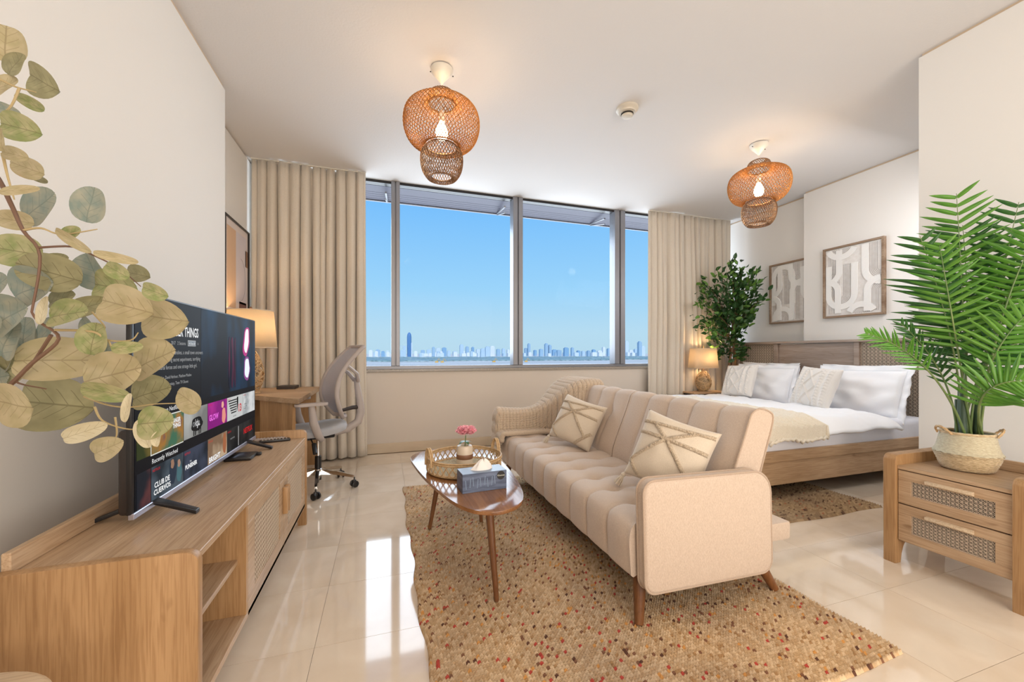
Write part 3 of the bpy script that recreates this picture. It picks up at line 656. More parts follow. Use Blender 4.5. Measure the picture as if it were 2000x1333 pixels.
bm = BM(); lathe(bm, [(.004, 1.52), (.011, 1.535), (.011, 1.545), (.003, 1.555)], (x, y, 0), 12); obj('finial', bm, 'leather', t)
bm = BM(); lathe(bm, [(.01, 1.28), (.03, 1.32), (.03, 1.35), (.01, 1.38)], (x + .03, y, 0), 12); obj('bulb', bm, 'bulb', t)
light('desk_lamp_light', 'POINT', (x, y, 1.40), 7, (1, .70, .40), rad=.04)

# framed abstract print over the desk
t = thing('framed_print', 'tall abstract print in beige, pink and brown in a thin black frame above the desk', 'picture', (-1.32, 4.30, 1.93))
bm = BM()
for a, b_ in (((3.98, 1.49), (4.62, 1.505)), ((3.98, 2.345), (4.62, 2.36)), ((3.98, 1.505), (3.995, 2.345)), ((4.605, 1.505), (4.62, 2.345))): box(bm, (-1.319, a[0], a[1]), (-1.29, b_[0], b_[1]), .001)
obj('frame', bm, 'black', t); cv = obj('print', bx((-1.319, 3.995, 1.505), (-1.305, 4.605, 2.345)), mat('print_ground', (.66, .58, .55), .8), t)
for (a, c_, e_, f_, col) in ((4.05, 4.27, 1.56, 2.28, (.62, .42, .28)), (4.27, 4.55, 1.62, 2.28, (.60, .55, .58)), (4.36, 4.56, 1.54, 1.64, (.20, .09, .07)), (4.53, 4.60, 2.0, 2.16, (.28, .16, .10))):
    obj('colour_field', bx((-1.305, a, e_), (-1.3035, c_, f_)), mat('print_colour', col, .8), cv, smooth=False)
bm = BM(); tube(bm, [V(-1.3035, 4.40 + .13*math.cos(a), 1.85 + .20*math.sin(a)) for a in [k*PI/10 - PI/2 for k in range(11)]], .0012, 4); obj('drawn_line', bm, 'tvbrown', cv)

# ------------------------------------------------------------------ office chair (faces -X)
cx, cy = -.485, 3.72
t = thing('office_chair', 'grey mesh-backed office chair on a chrome star base at the desk', 'office chair', (cx, cy, 0))
for k in range(5):
    a = R(-35 + 72*k); d = V(math.cos(a), math.sin(a), 0); c0 = V(cx, cy, 0)
    bm = BM(); s = V(-d.y, d.x, 0)
    pr = [(.03, .024, .14, .02), (.16, .018, .125, .014), (.30, .012, .092, .010)]
    rings = [[bm.verts.new(c0 + d*r_ + s*w_*i + V(0, 0, z_ + h_*j)) for i, j in ((-1, -1), (1, -1), (.7, 1), (-.7, 1))] for r_, w_, z_, h_ in pr]
    for A, B in zip(rings, rings[1:]):
        for q_ in range(4): bm.faces.new((A[q_], A[(q_+1) % 4], B[(q_+1) % 4], B[q_]))
    bm.faces.new(list(reversed(rings[0]))); bm.faces.new(rings[-1]); obj('base_spoke', bm, 'chrome', t)
    e_ = c0 + d*.30; ax = V(-math.sin(a + .8), math.cos(a + .8), 0)
    bm = BM(); tube(bm, [e_ + V(0, 0, .085), e_ + V(0, 0, .045)], .006, 6); box(bm, e_ + V(-.014, -.014, .03), e_ + V(.014, .014, .062), .006, 2); cs = obj('caster', bm, 'black', t)
    for s_ in (-1, 1):
        bm = BM(); w0 = e_ + V(0, 0, .028) + ax*s_*.012; tube(bm, [w0, w0 + ax*s_*.003, w0 + ax*s_*.015, w0 + ax*s_*.018], [.022, .0275, .0275, .022], 16); obj('caster_wheel', bm, 'black', cs)
bm = BM(); lathe(bm, [(.036, .105), (.038, .12), (.034, .165), (.026, .17)], (cx, cy, 0), 18); obj('hub', bm, 'chrome', t)
bm = BM(); lathe(bm, [(.026, .07), (.026, .27), (.022, .275)], (cx, cy, 0), 16); obj('lift_cover', bm, 'black', t)
bm = BM(); lathe(bm, [(.014, .26), (.014, .44)], (cx, cy, 0), 14); obj('gas_lift', bm, 'chrome', t)
obj('tilt_mechanism', bx((cx - .12, cy - .07, .425), (cx + .12, cy + .07, .465), .012, 2), 'black', t)
bm = BM(); tube(bm, [(cx - .07, cy - .06, .435), (cx - .08, cy - .22, .40)], .006, 6); tube(bm, [(cx - .08, cy - .20, .42), (cx - .085, cy - .26, .355)], .018, 8); obj('lever', bm, 'black', t)
def seatf(u, v):
    a = 2*PI*u; r = v; x_ = .25*math.copysign(abs(math.cos(a))**.75, math.cos(a))*r; y_ = .235*math.copysign(abs(math.sin(a))**.75, math.sin(a))*r
    return x_, y_
bm = BM()
prof = [(0, .525), (.5, .527), (.85, .535), (.97, .527), (1.0, .505), (.97, .475), (.8, .465), (0, .463)]
grid(bm, 36, len(prof), lambda u, v: V(cx - .03 + seatf(u, prof[round(v*(len(prof)-1))][0])[0], cy + seatf(u, prof[round(v*(len(prof)-1))][0])[1], prof[round(v*(len(prof)-1))][1] + .03*max(0, math.cos(2*PI*u))*prof[round(v*(len(prof)-1))][0]), wrapu=True)
bmesh.ops.remove_doubles(bm, verts=bm.verts, dist=.0005); obj('seat', bm, 'chairs', t, ang=60)
def backcurve(s):   # s 0 bottom -> 1 top; returns x,z of back surface
    x_ = -.255 - .155*math.sin(PI*min(1, (s + .08)*.85)) + .16*s**1.6 + .02*(1 - s); z_ = .60 + .605*s; return x_ - .0, z_
def hw(s): return .235*(1 - .42*max(0, s - .35)**1.1) * (math.sin(PI*min(.5, .18 + s*1.3)) ) 
def backp(u, v):    # u across -1..1
    x_, z_ = backcurve(v); w_ = hw(v) * (1 if v < .97 else .97); c_ = -.05*(u*u)*(1 - .5*v); return V(x_ + c_ + .05*math.exp(-((v - .2)/.2)**2)*-.2, cy + w_*u, z_ - .0)
bm = BM(); grid(bm, 17, 24, lambda u, v: backp(u*2 - 1, v)); o = obj('mesh_back', bm, 'chairm', t, ang=180); md = o.modifiers.new('s', 'SOLIDIFY'); md.thickness = .004
ring = [backp(-1, i/16) for i in range(17)] + [backp(-1 + 2*i/8, 1) for i in range(1, 8)] + [backp(1, 1 - i/16) for i in range(17)] + [backp(1 - 2*i/8, 0) for i in range(1, 8)]
bm = BM(); tube(bm, ring, .019, 8, closed=True); obj('back_frame', bm, 'chairp', t, ang=180)
bm = BM()
for s_ in (-1, 1): tube(bm, [backp(s_*1.0, .74), V(-.20, cy + s_*.12, .97), V(-.165, cy + s_*.05, .90)], [.013, .016, .018], 8)
tube(bm, [V(-.168, cy, .93), V(-.155, cy, .84), V(-.135, cy, .72), V(-.125, cy, .62), V(-.15, cy, .53), V(-.24, cy, .475), V(-.36, cy, .455)], [.02, .026, .03, .036, .036, .034, .03], 10)
obj('back_spine', bm, 'chairp', t, ang=60)
bm = BM(); tube(bm, [V(-.128, cy, .66), V(-.20, cy, .66), V(-.30, cy, .64)], [.02, .018, .014], 8); obj('lumbar_link', bm, 'tvbrown', t)
for s_ in (-1, 1):
    yy = cy + s_*.275
    bm = BM(); tube(bm, [V(-.50, cy + s_*.15, .455), V(-.52, cy + s_*.24, .46), V(-.55, yy, .50), V(-.585, yy, .60), V(-.60, yy, .735)], [.018, .024, .03, .032, .024], 10); obj('arm_post', bm, 'chairp', t, ang=60)
    bm = BM(); pts = rrect(.24, .075, .035, 5, -.60, yy); prism(bm, [V(a, b_, .735) for a, b_ in pts], (0, 0, .022), .006); obj('arm_pad', bm, 'chairp', t)

t.rotation_euler = (0, 0, R(22)); t.location.x -= .05
# ------------------------------------------------------------------ round stool + vase with eucalyptus in the foreground
t = thing('side_table', 'round pale wooden side table top at the bottom left corner', 'side table', (-.83, .975, 0))
bm = BM(); lathe(bm, [(.196, .425), (.205, .431), (.205, .444), (.196, .45)], (-.83, .975, 0), 48); obj('table_top', bm, 'oakpale', t)
for k in range(3):
    a = 2*PI*k/3 + .4; bm = BM(); tube(bm, [(-.83 + .10*math.cos(a), .975 + .10*math.sin(a), .426), (-.83 + .17*math.cos(a), .975 + .17*math.sin(a), .0)], [.016, .011], 10); obj('leg', bm, 'oakz', t)
VX, VY = -.86, .95
t = thing('eucalyptus_vase', 'large artificial eucalyptus branches leaning in from the left over the television', 'eucalyptus', (VX, VY, .45))
bm = BM(); lathe(bm, [(.05, .4505), (.075, .48), (.082, .55), (.06, .63), (.035, .67), (.042, .69), (.036, .688), (.03, .66)], (VX, VY, 0), 28, True, False); obj('vase', bm, 'ceramic', t)
T = .70
def twig(pts, r, m, tt_=T):
    bm = BM(); P = [at(a, b_, tt_ + (c_ if c_ else 0)) for a, b_, c_ in pts]
    Q = []
    for i in range(len(P) - 1):
        p0, p1, p2, p3 = P[max(i-1, 0)], P[i], P[i+1], P[min(i+2, len(P)-1)]
        for k in range(5):
            a = k/5; Q.append(.5*((2*p1) + (p2 - p0)*a + (2*p0 - 5*p1 + 4*p2 - p3)*a*a + (3*p1 - p0 - 3*p2 + p3)*a**3))
    Q.append(P[-1]); N = len(Q); tube(bm, Q, [r*(1 - .65*i/N) for i in range(N)], 6); return obj('twig', bm, m, t)
bm = BM(); b0 = V(VX, VY, .50); e0 = at(-60, 820, .72); e1 = at(-40, 620, .72)
tube(bm, [b0, V(VX + .01, VY, .70), e0], [.006, .005, .004], 6); tube(bm, [b0, V(VX - .01, VY + .01, .72), at(-120, 700, .74), at(-60, 300, .76)], [.006, .006, .005, .004], 6); obj('stem', bm, 'twigd', t)
twig([(-60, 820, .02), (20, 752, 0), (60, 712, 0), (115, 662, 0), (75, 628, 0), (62, 610, 0)], .0045, 'twigd')
twig([(-60, 300, .06), (-10, 340, .03), (22, 400, 0), (45, 450, 0), (78, 500, .0), (62, 610, 0)], .0045, 'twigd')
twig([(108, 645, 0), (180, 648, -.01), (212, 665, 0), (255, 665, 0), (270, 650, 0)], .0024, 'twig'); twig([(212, 665, 0), (222, 690, 0), (222, 710, 0)], .0018, 'twig')
twig([(100, 655, 0), (60, 715, .01), (30, 745, 0), (90, 760, 0)], .003, 'twigd')
twig([(165, 775, .02), (205, 790, 0), (248, 796, 0), (300, 790, 0), (350, 788, 0)], .002, 'twig'); twig([(185, 795, 0), (200, 822, 0), (245, 838, 0), (282, 838, 0)], .002, 'twig'); twig([(225, 815, 0), (228, 850, 0), (215, 865, 0)], .0018, 'twig')
twig([(45, 450, 0), (80, 446, 0), (120, 458, 0), (190, 448, 0)], .0022, 'twig'); twig([(75, 484, 0), (140, 482, 0), (180, 498, 0), (225, 520, 0), (250, 538, 0), (275, 560, 0)], .002, 'twigd')
twig([(-20, 145, 0), (20, 165, 0), (38, 172, 0), (70, 180, 0)], .0022, 'twig'); twig([(38, 172, 0), (18, 212, 0), (-20, 232, 0)], .0022, 'twig'); twig([(-20, 250, 0), (20, 248, 0), (45, 250, 0)], .002, 'twig')
twig([(5, 300, 0), (15, 345, 0), (28, 390, 0)], .0025, 'twig'); twig([(180, 610, 0), (205, 640, 0), (190, 648, 0)], .0018, 'twig')
def leaf_mesh(name, m, wide=1.0, n=9, tipp=.0, cup=.10):
    bm = BM(); uvl = bm.loops.layers.uv.new('UVMap'); rows = []
    for i in range(n):
        th_ = PI*i/(n - 1); s = (1 - math.cos(th_))/2 if tipp < .4 else i/(n - 1); w_ = wide*.5*max(.02, math.sin(PI*s if tipp >= .4 else th_))**.8*(1 - tipp*(s - .3))
        row = []
        for j in range(5):
            q_ = j/2 - 1; row.append((bm.verts.new((w_*q_, s - .5, cup*(q_*q_)*w_*1.6 - .25*cup*(2*s - 1)**2 + .02*math.sin(7*s + 3*q_))), q_*.5*(w_/(wide*.5)) + .5, s))
        rows.append(row)
    for i in range(n - 1):
        for j in range(4):
            q4 = (rows[i][j], rows[i][j+1], rows[i+1][j+1], rows[i+1][j]); f = bm.faces.new([v_[0] for v_ in q4])
            for lp, v_ in zip(f.loops, q4): lp[uvl].uv = (v_[1], v_[2])
    me = bpy.data.meshes.new(name); bm.to_mesh(me); bm.free(); me.materials.append(M[m]); me.shade_smooth(); return me
EL = {k: [leaf_mesh('leaf', 'eu_' + k, 1, 14, tipp=.05 + .18*i, cup=.25 - .15*i) for i in (0, 1)] for k in 'bgotp'}
LV = [(10,85,60,75,80,'b'),(30,125,45,60,60,'o'),(83,160,62,52,150,'o'),(57,200,62,20,150,'g'),(38,250,76,46,165,'g'),(8,168,50,44,30,'b'),(10,214,46,20,160,'t'),(2,272,40,44,90,'b'),(28,302,56,24,165,'b'),(52,328,66,36,160,'b'),(70,347,60,12,155,'o'),(38,372,62,18,10,'b'),
      (76,403,82,58,30,'t'),(176,400,64,54,75,'t'),(25,430,78,34,170,'b'),(142,470,84,18,150,'b'),(28,490,95,58,170,'g'),(95,532,100,64,165,'o'),(59,566,90,74,15,'t'),(183,530,66,62,105,'t'),(223,562,104,58,170,'g'),(244,598,118,66,165,'b'),(318,622,100,68,174,'b'),
      (268,536,62,30,165,'o'),(302,570,50,28,160,'g'),(226,503,66,16,165,'b'),(130,614,88,48,5,'g'),(119,584,70,30,10,'o'),(20,617,84,70,20,'t'),(14,662,76,70,60,'t'),(118,704,148,74,2,'b'),(216,733,122,82,12,'b'),(300,703,90,70,20,'b'),
      (182,662,58,50,80,'g'),(248,679,48,22,5,'g'),(106,790,122,92,175,'o'),(22,790,92,80,175,'b'),(294,768,66,58,20,'o'),(368,782,54,44,150,'b'),(302,826,74,58,5,'g'),(205,766,96,30,170,'g'),(164,844,96,30,18,'p'),(209,876,82,40,22,'b'),
      (248,797,52,24,80,'p'),(281,848,54,24,100,'p'),(10,692,64,60,60,'t'),(46,652,60,50,90,'t'),(28,716,74,54,30,'o'),(84,606,54,24,100,'p'),(170,600,66,32,20,'o'),(228,530,44,26,150,'g'),(90,648,60,38,50,'t'),(208,690,44,38,80,'t'),(308,858,28,18,80,'p'),(-10,560,60,50,30,'t'),(-15,740,70,60,10,'t'),(170,640,46,30,130,'t'),(100,510,50,22,20,'o'),(138,455,40,22,20,'g')]
rnd = random.Random(2)
camr = camo.rotation_euler.to_matrix()
for k, (px_, py_, L_, w_, ang_, c_) in enumerate(LV):
    dd = T + rnd.uniform(-.05, .05) + (.04 if c_ in 'to' else -.01); p = at(px_, py_, dd)
    u_ = (px_ - 1000)/FPX; vv = (p - EYE).normalized()
    # plane facing the lens, then spun and tilted
    k2 = math.cos(math.atan(abs(u_)))
    xr = camr @ V(1, 0, 0); yr = camr @ V(0, 1, 0); a = R(ang_)
    dirl = (xr*math.cos(a) + yr*math.sin(a)); nrm = (camr @ V(rnd.uniform(-.28, .28), rnd.uniform(-.28, .28), 1)).normalized()
    dirl = (dirl - nrm*dirl.dot(nrm)).normalized(); side = dirl.cross(nrm)
    o = bpy.data.objects.new('leaf', rnd.choice(EL[c_])); C.objects.link(o); o.parent = t
    Ls, Ws = L_*dd/FPX*1.10, w_*dd/FPX*1.18
    m3 = Matrix((side*Ws, dirl*Ls, nrm*min(Ls, Ws))).transposed(); m4 = m3.to_4x4(); m4.translation = p - Vector(t.location); o.matrix_local = m4

# ------------------------------------------------------------------ rugs
def rugmat(name, cell, size, base1, base2, flecks):
    m = bpy.data.materials.new(name); m.use_nodes = True; n = m.node_tree; b = n.nodes['Principled BSDF']; b.inputs['Roughness'].default_value = 1
    tcn = n.nodes.new('ShaderNodeTexCoord'); sn = n.nodes.new('ShaderNodeVectorMath'); sn.operation = 'SNAP'; sn.inputs[1].default_value = (1, 1, 1)
    n.links.new(tcn.outputs['UV'], sn.inputs[0])
    wn_ = n.nodes.new('ShaderNodeTexWhiteNoise'); n.links.new(sn.outputs[0], wn_.inputs[0])
    r = n.nodes.new('ShaderNodeValToRGB'); r.color_ramp.interpolation = 'CONSTANT'; els = r.color_ramp.elements
    els[0].color = (*base1, 1); els[1].position = .30; els[1].color = (*base2, 1)
    q_ = els.new(.62); q_.color = tuple((a + c)/2*.93 for a, c in zip(base1, base2)) + (1,)
    for p_, c_ in flecks: q_ = els.new(p_); q_.color = (*c_, 1)
    n.links.new(wn_.outputs['Value'], r.inputs[0])
    z = n.nodes.new('ShaderNodeTexNoise'); z.inputs['Scale'].default_value = 2.2; z.inputs['Detail'].default_value = 3; n.links.new(tcn.outputs['Object'], z.inputs[0])
    r2 = n.nodes.new('ShaderNodeValToRGB'); r2.color_ramp.elements[0].color = (.80, .78, .78, 1); r2.color_ramp.elements[1].color = (1.12, 1.08, 1.0, 1); r2.color_ramp.elements[0].position = .35; r2.color_ramp.elements[1].position = .65
    n.links.new(z.outputs[0], r2.inputs[0])
    q_ = n.nodes.new('ShaderNodeMix'); q_.data_type = 'RGBA'; q_.blend_type = 'MULTIPLY'; q_.inputs[0].default_value = 1; n.links.new(r.outputs[0], q_.inputs[6]); n.links.new(r2.outputs[0], q_.inputs[7]); n.links.new(q_.outputs[2], b.inputs['Base Color'])
    z2 = n.nodes.new('ShaderNodeTexNoise'); z2.inputs['Scale'].default_value = 300; n.links.new(tcn.outputs['Object'], z2.inputs[0]); bp = n.nodes.new('ShaderNodeBump'); bp.inputs['Strength'].default_value = .6; bp.inputs['Distance'].default_value = .002
    n.links.new(z2.outputs[0], bp.inputs['Height']); n.links.new(bp.outputs[0], b.inputs['Normal']); return m
def rug(name, x0, x1, y0, y1, cell, m, label, edge, seed):
    t = thing(name, label, 'rug', ((x0 + x1)/2, (y0 + y1)/2, 0)); rnd = random.Random(seed); half = cell/2
    nx = int((x1 - x0)/half)//4*4 + 1; ny = int((y1 - y0)/half)//4*4 + 1; bm = BM(); cxm, cym = (x0 + x1)/2, (y0 + y1)/2
    def fn(u, v):
        i = round(u*(nx - 1)); j = round(v*(ny - 1)); x_ = x0 + (x1 - x0)*u; y_ = y0 + (y1 - y0)*v
        z_ = 0.0045 + (.0125 if (i % 2 and j % 2) else (.0035 if (i % 2 or j % 2) else 0)) + rnd.uniform(0, .003)
        if i in (0, nx - 1) or j in (0, ny - 1): z_ = .0008
        ex = .007*math.sin(y_*7 + 1) + .006*math.sin(y_*19); ey = .008*math.sin(x_*9)
        return V(x_ + ex*(2*u - 1) + (0 if i in (0, nx - 1) else rnd.uniform(-.0009, .0009)), y_ + ey*(2*v - 1) + rnd.uniform(-.0009, .0009), z_)
    g = grid(bm, nx, ny, fn); uvl = bm.loops.layers.uv.new('UVMap'); idx = {g[i][j]: (i, j) for i in range(nx) for j in range(ny)}
    for f in bm.faces:
        ij = [idx[v_] for v_ in f.verts]; ci, cj = sum(q_[0] for q_ in ij)/4, sum(q_[1] for q_ in ij)/4
        for lp in f.loops: lp[uvl].uv = (int(ci)//2 + .5, int(cj)//2 + .5)
    o = obj('woven_pile', bm, m, t, ang=180, kind='stuff')
    bm = BM(); ch = []
    for k in range(1, 200):
        pass
    return t
rug('jute_rug', .15, 1.885, .97, 3.48, .0135, rugmat('rug_weave', .0135, (1.735, 2.51), (.57, .385, .22), (.71, .525, .34), [(.87, (.44, .26, .12)), (.915, (.24, .11, .06)), (.945, (.70, .34, .10)), (.967, (.52, .07, .05)), (.987, (.12, .05, .03))]), 'chunky woven jute rug with red and brown flecks under the sofa and coffee table', 1, 1)
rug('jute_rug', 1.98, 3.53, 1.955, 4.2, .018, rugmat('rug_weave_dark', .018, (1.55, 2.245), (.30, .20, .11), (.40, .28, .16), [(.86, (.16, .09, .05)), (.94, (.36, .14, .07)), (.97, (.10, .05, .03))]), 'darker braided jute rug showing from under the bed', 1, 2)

# ------------------------------------------------------------------ sofa bed
SY0, SY1 = 1.36, 3.42
t = thing('sofa_bed', 'beige tufted fabric sofa bed with walnut legs on the flecked rug', 'sofa', (1.35, 2.39, 0))
def spline(P, s):
    f = s*(len(P) - 1); i = min(int(f), len(P) - 2); a = f - i; p0, p1, p2, p3 = P[max(i-1, 0)], P[i], P[i+1], P[min(i+2, len(P)-1)]
    return tuple(.5*((2*p1[k]) + (-p0[k]+p2[k])*a + (2*p0[k]-5*p1[k]+4*p2[k]-p3[k])*a*a + (-p0[k]+3*p1[k]-3*p2[k]+p3[k])*a**3) for k in (0, 1))
def channel(name, prof, y0, y1, nch, depth, buttons, bt_r, parent, np_=54, nvpc=14, skipch=None, flat=()):
    nv = nch*nvpc + 1; bm = BM(); w_ = (y1 - y0)/nch
    def fn(u, v):
        x_, z_ = spline(prof, u); xa, za = spline(prof, max(u - .01, 0)); xb, zb = spline(prof, min(u + .01, 1)); tx, tz = xb - xa, zb - za; l_ = math.hypot(tx, tz) or 1; nx_, nz_ = -tz/l_, tx/l_
        y_ = y0 + (y1 - y0)*v; f = (v*nch) % 1; bul = depth*(abs(math.sin(PI*f))**.45 - 1) 
        if v in (0, 1): bul = -depth*.3
        bul *= min(1, u/.14); 
        dd = 0
        for (bu, by) in buttons:
            xb_, zb_ = spline(prof, bu); q_ = math.hypot(math.hypot(x_ - xb_, z_ - zb_), (y_ - by)*1.0)
            dd += .040*math.exp(-(q_/bt_r)**1.1)
        wr = .0035*noise.noise(V(x_*9, y_*9, z_*9))
        k = bul - min(dd, .042) + wr
        return V(x_ + nx_*k, y_, z_ + nz_*k)
    g = grid(bm, np_, nv, fn)
    for row in (0, nv - 1):
        vs_ = [g[i][row] for i in range(np_)]; bm.faces.new(vs_ if row else list(reversed(vs_)))
    bm.faces.new([g[0][j] for j in range(nv)] + [g[-1][j] for j in reversed(range(nv))])
    o = obj(name, bm, 'sofa', parent, ang=80); return o
IY0, IY1 = SY0 + .068, SY1 - .068
nch = 10; cw = (IY1 - IY0)/nch
seatprof = [(1.0, .205), (.985, .215), (.978, .26), (.975, .33), (.978, .385), (.995, .425), (1.04, .445), (1.12, .45), (1.25, .45), (1.40, .445), (1.52, .44), (1.53, .42)]
bt = [(.66, IY0 + cw*k) for k in range(1, nch)] + [(.80, IY0 + cw*k) for k in range(1, nch)]
channel('seat_cushion', seatprof, IY0, IY1, nch, .015, bt, .030, t)
for (u_, y_) in bt:
    x_, z_ = spline(seatprof, u_); bm = BM(); lathe(bm, [(.011, -.001), (.010, .004), (.004, .006)], (x_, y_, z_ - .036), 10); obj('button', bm, 'piping', t)
backprof = [(1.50, .435), (1.505, .50), (1.55, .62), (1.60, .74), (1.635, .83), (1.655, .865), (1.70, .885), (1.76, .87), (1.785, .84), (1.765, .76), (1.715, .62), (1.665, .46), (1.64, .40)]
for (a, c_, nn_) in ((IY0, (IY0 + IY1)/2 - .004, 5), ((IY0 + IY1)/2 + .004, IY1 + .02, 5)):
    w_ = (c_ - a)/nn_; bt2 = [(.235, a + w_*k) for k in (1, 3)] 
    o = channel('backrest', backprof, a, c_, nn_, .017, bt2, .035, t)
bm = BM()
for yy in (IY0 + .003,):
    tube(bm, [V(spline(backprof, s/30)[0]*.996 + .006, yy - .003, spline(backprof, s/30)[1]) for s in range(31)], .005, 6)
obj('back_piping', bm, 'piping', t)
def arm(ya, yb, nm='armrest'):
    pts = rrect(.685, .465, [.10, .055, .05, .06], 7, 1.352, .385)
    pts = [(x_ + .012*(z_ - .385)/.23*-.5, z_ + (x_ - 1.35)*-.022) for x_, z_ in pts]
    bm = BM(); prism(bm, [V(x_, ya, z_) for x_, z_ in pts], (0, yb - ya, 0)); es = [e_ for e_ in bm.edges if abs(e_.verts[0].co.y - e_.verts[1].co.y) < 1e-6]
    bmesh.ops.bevel(bm, geom=es, offset=.014, segments=3, affect='EDGES', profile=.5); o = obj(nm, bm, 'sofa', t, ang=50)
    for yy in (ya + .008, yb - .008):
        bm = BM(); tube(bm, [V(x_ + (x_ - 1.352)*.004, yy, z_ + .0 + (z_ - .385)*.004) for x_, z_ in pts], .0055, 6, closed=True); obj('piping', bm, 'piping', o, ang=180)
arm(SY0, SY0 + .06); arm(SY1 - .06, SY1)
obj('base_rail', bx((1.10, IY0, .20), (1.60, IY1, .235), .004), 'black', t)
obj('rear_support', bx((1.60, SY0 + .10, .215), (1.945, SY1 - .1, .305), .012, 2), 'sofa', t)
obj('hinge_bracket', bx((1.70, SY0 + .12, .305), (1.80, SY0 + .22, .318), .002), 'black', t)
for (x_, y_, tx, ty) in ((1.06, 1.47, 1.017, 1.415), (1.68, 1.47, 1.79, 1.425), (1.06, 3.30, 1.017, 3.36), (1.68, 3.30, 1.79, 3.36)):
    bm = BM(); tube(bm, [(x_, y_, .22), (tx, ty, .013)], [.031, .019], 18); obj('leg', bm, 'walnut', t)

# knitted throw over the far arm of the sofa
def throwf(u, v):
    # u: 0 front .. 1 back along X ; v: 0 outer hem .. 1 inner hem
    X0, X1 = .955, 1.80; s = u
    x_ = X0 + (X1 - X0)*max(0, (s - .10)/.90)
    up = 1/(1 + math.exp(-(x_ - 1.46)/.055)); top = .635*(1 - up) + .90*up + .01*math.sin(9*x_)
    yo, yi = SY1 + .018, SY1 - .085
    drop = .30 + .02*math.sin(5*x_); inz = .455
    # path length pieces: outer drop, over top, inner drop, tail on the seat
    La = .30; Lb = .15; 
    if up > .5: yi2 = SY1 - .34 - .10*(up - .5); Lc = .05; Ld = 0
    else: yi2 = yi; Lc = top - inz; Ld = .10 + .05*math.sin(3*x_)
    yi2 = yi*(1 - up) + (SY1 - .40)*up
    Lc = (top - inz)*(1 - up) + .05*up; Ld = (.13)*(1 - up)
    Lb = yo - yi2; tot = La + Lb + Lc + Ld; d_ = v*tot
    r = .035
    if d_ < La: y_, z_ = yo, top - (La - d_)
    elif d_ < La + Lb: y_, z_ = yo - (d_ - La), top
    elif d_ < La + Lb + Lc: y_, z_ = yi2, top - (d_ - La - Lb)
    else: y_, z_ = yi2 - (d_ - La - Lb - Lc), inz
    # rounding
    k = min(abs(d_ - La), abs(d_ - La - Lb));
    z_ -= .020*math.exp(-(k/.022)**2); 
    if s < .10:
        q_ = (.10 - s)/.10; x_ = X0 - .012*math.sin(q_*PI/2) ; z_ = z_*(1 - q_) + min(z_, .34)*q_
    return V(x_, y_, z_)
def knitd(u, v, nu, nv):
    a = u*nu; b_ = v*nv; f = a % 1; return (abs(math.sin(PI*a))**.6)*(.6 + .4*abs(math.sin(PI*(b_ + (.5 if f > .5 else -.5)*abs(f - .5)*1.4))))
bm = BM(); NU, NV = 200, 220
P = [[throwf(i/(NU-1), j/(NV-1)) for j in range(NV)] for i in range(NU)]
g = []
for i in range(NU):
    row = []
    for j in range(NV):
        a = P[min(i+2, NU-1)][j] - P[max(i-2, 0)][j]; b_ = P[i][min(j+2, NV-1)] - P[i][max(j-2, 0)]; nrm = b_.cross(a)
        nrm = nrm.normalized() if nrm.length > 1e-8 else V(0, 0, 1)
        if nrm.z < -.2: nrm = -nrm
        row.append(bm.verts.new(P[i][j] + nrm*(.004 + .014*knitd(i/(NU-1), j/(NV-1), 30, 36)) + V(0, 0, .004*noise.noise(P[i][j]*9))))
    g.append(row)
for i in range(NU - 1):
    for j in range(NV - 1): bm.faces.new((g[i][j], g[i+1][j], g[i+1][j+1], g[i][j+1]))
t = thing('knitted_throw', 'chunky beige knitted throw draped over the far arm of the sofa', 'throw blanket', (1.35, 3.35, .63))
o = obj('knit_fabric', bm, 'knit', t, ang=180); md = o.modifiers.new('s', 'SOLIDIFY'); md.thickness = .012; md.offset = -1
bm = BM(); pts = [P[i][NV-1] + V(0, 0, .010) for i in range(8, NU, 3)]; tube(bm, pts, [.020 + .005*(k % 2) for k in range(len(pts))], 8)
pts = [P[8][j] + V(-.006, 0, .0) for j in range(10, NV, 3)]; tube(bm, pts, [.013 + .003*(k % 2) for k in range(len(pts))], 8); obj('rolled_hem', bm, 'knit', t, ang=180)

# ------------------------------------------------------------------ cushions
def pillow_fn(w, h, th, side, pin=.06, corner=.9, disp=None, wr=0, seed=0):
    def fn(u, v):
        a, b_ = u*2 - 1, v*2 - 1
        x_ = a*w/2*(1 - pin*(1 - b_*b_)*-1*0 - pin*(1 - b_*b_)*abs(a)); y_ = b_*h/2*(1 - pin*(1 - a*a)*abs(b_))
        e_ = max(0, (1 - a**2)*(1 - b_**2)); t_ = th/2*(e_**.42)
        d_ = disp(a, b_)*min(1, e_*7) if disp else 0
        d_ += wr*noise.noise(V(a*2.2 + seed, b_*2.2, side*3.1))*e_**.3
        return x_, y_, side*(t_ + d_)
    return fn
def pillow(name, parent, m, w, h, th, mtx, n=44, disp=None, wr=.01, seed=0, pin=.06):
    bm = BM(); 
    for side in (1, -1):
        f = pillow_fn(w, h, th, side, pin, disp=disp if side > 0 else None, wr=wr, seed=seed); g = grid(bm, n, n, lambda u, v: mtx @ Vector(f(u, v)))
    bmesh.ops.remove_doubles(bm, verts=bm.verts, dist=.0004); bmesh.ops.recalc_face_normals(bm, faces=bm.faces)
    return obj(name, bm, m, parent, ang=70)
def frame_mtx(c, right, up):
    right = Vector(right).normalized(); up = Vector(up); up = (up - right*up.dot(right)).normalized(); nrm = right.cross(up)
    m = Matrix((right, up, nrm)).transposed().to_4x4(); m.translation = Vector(c); return m
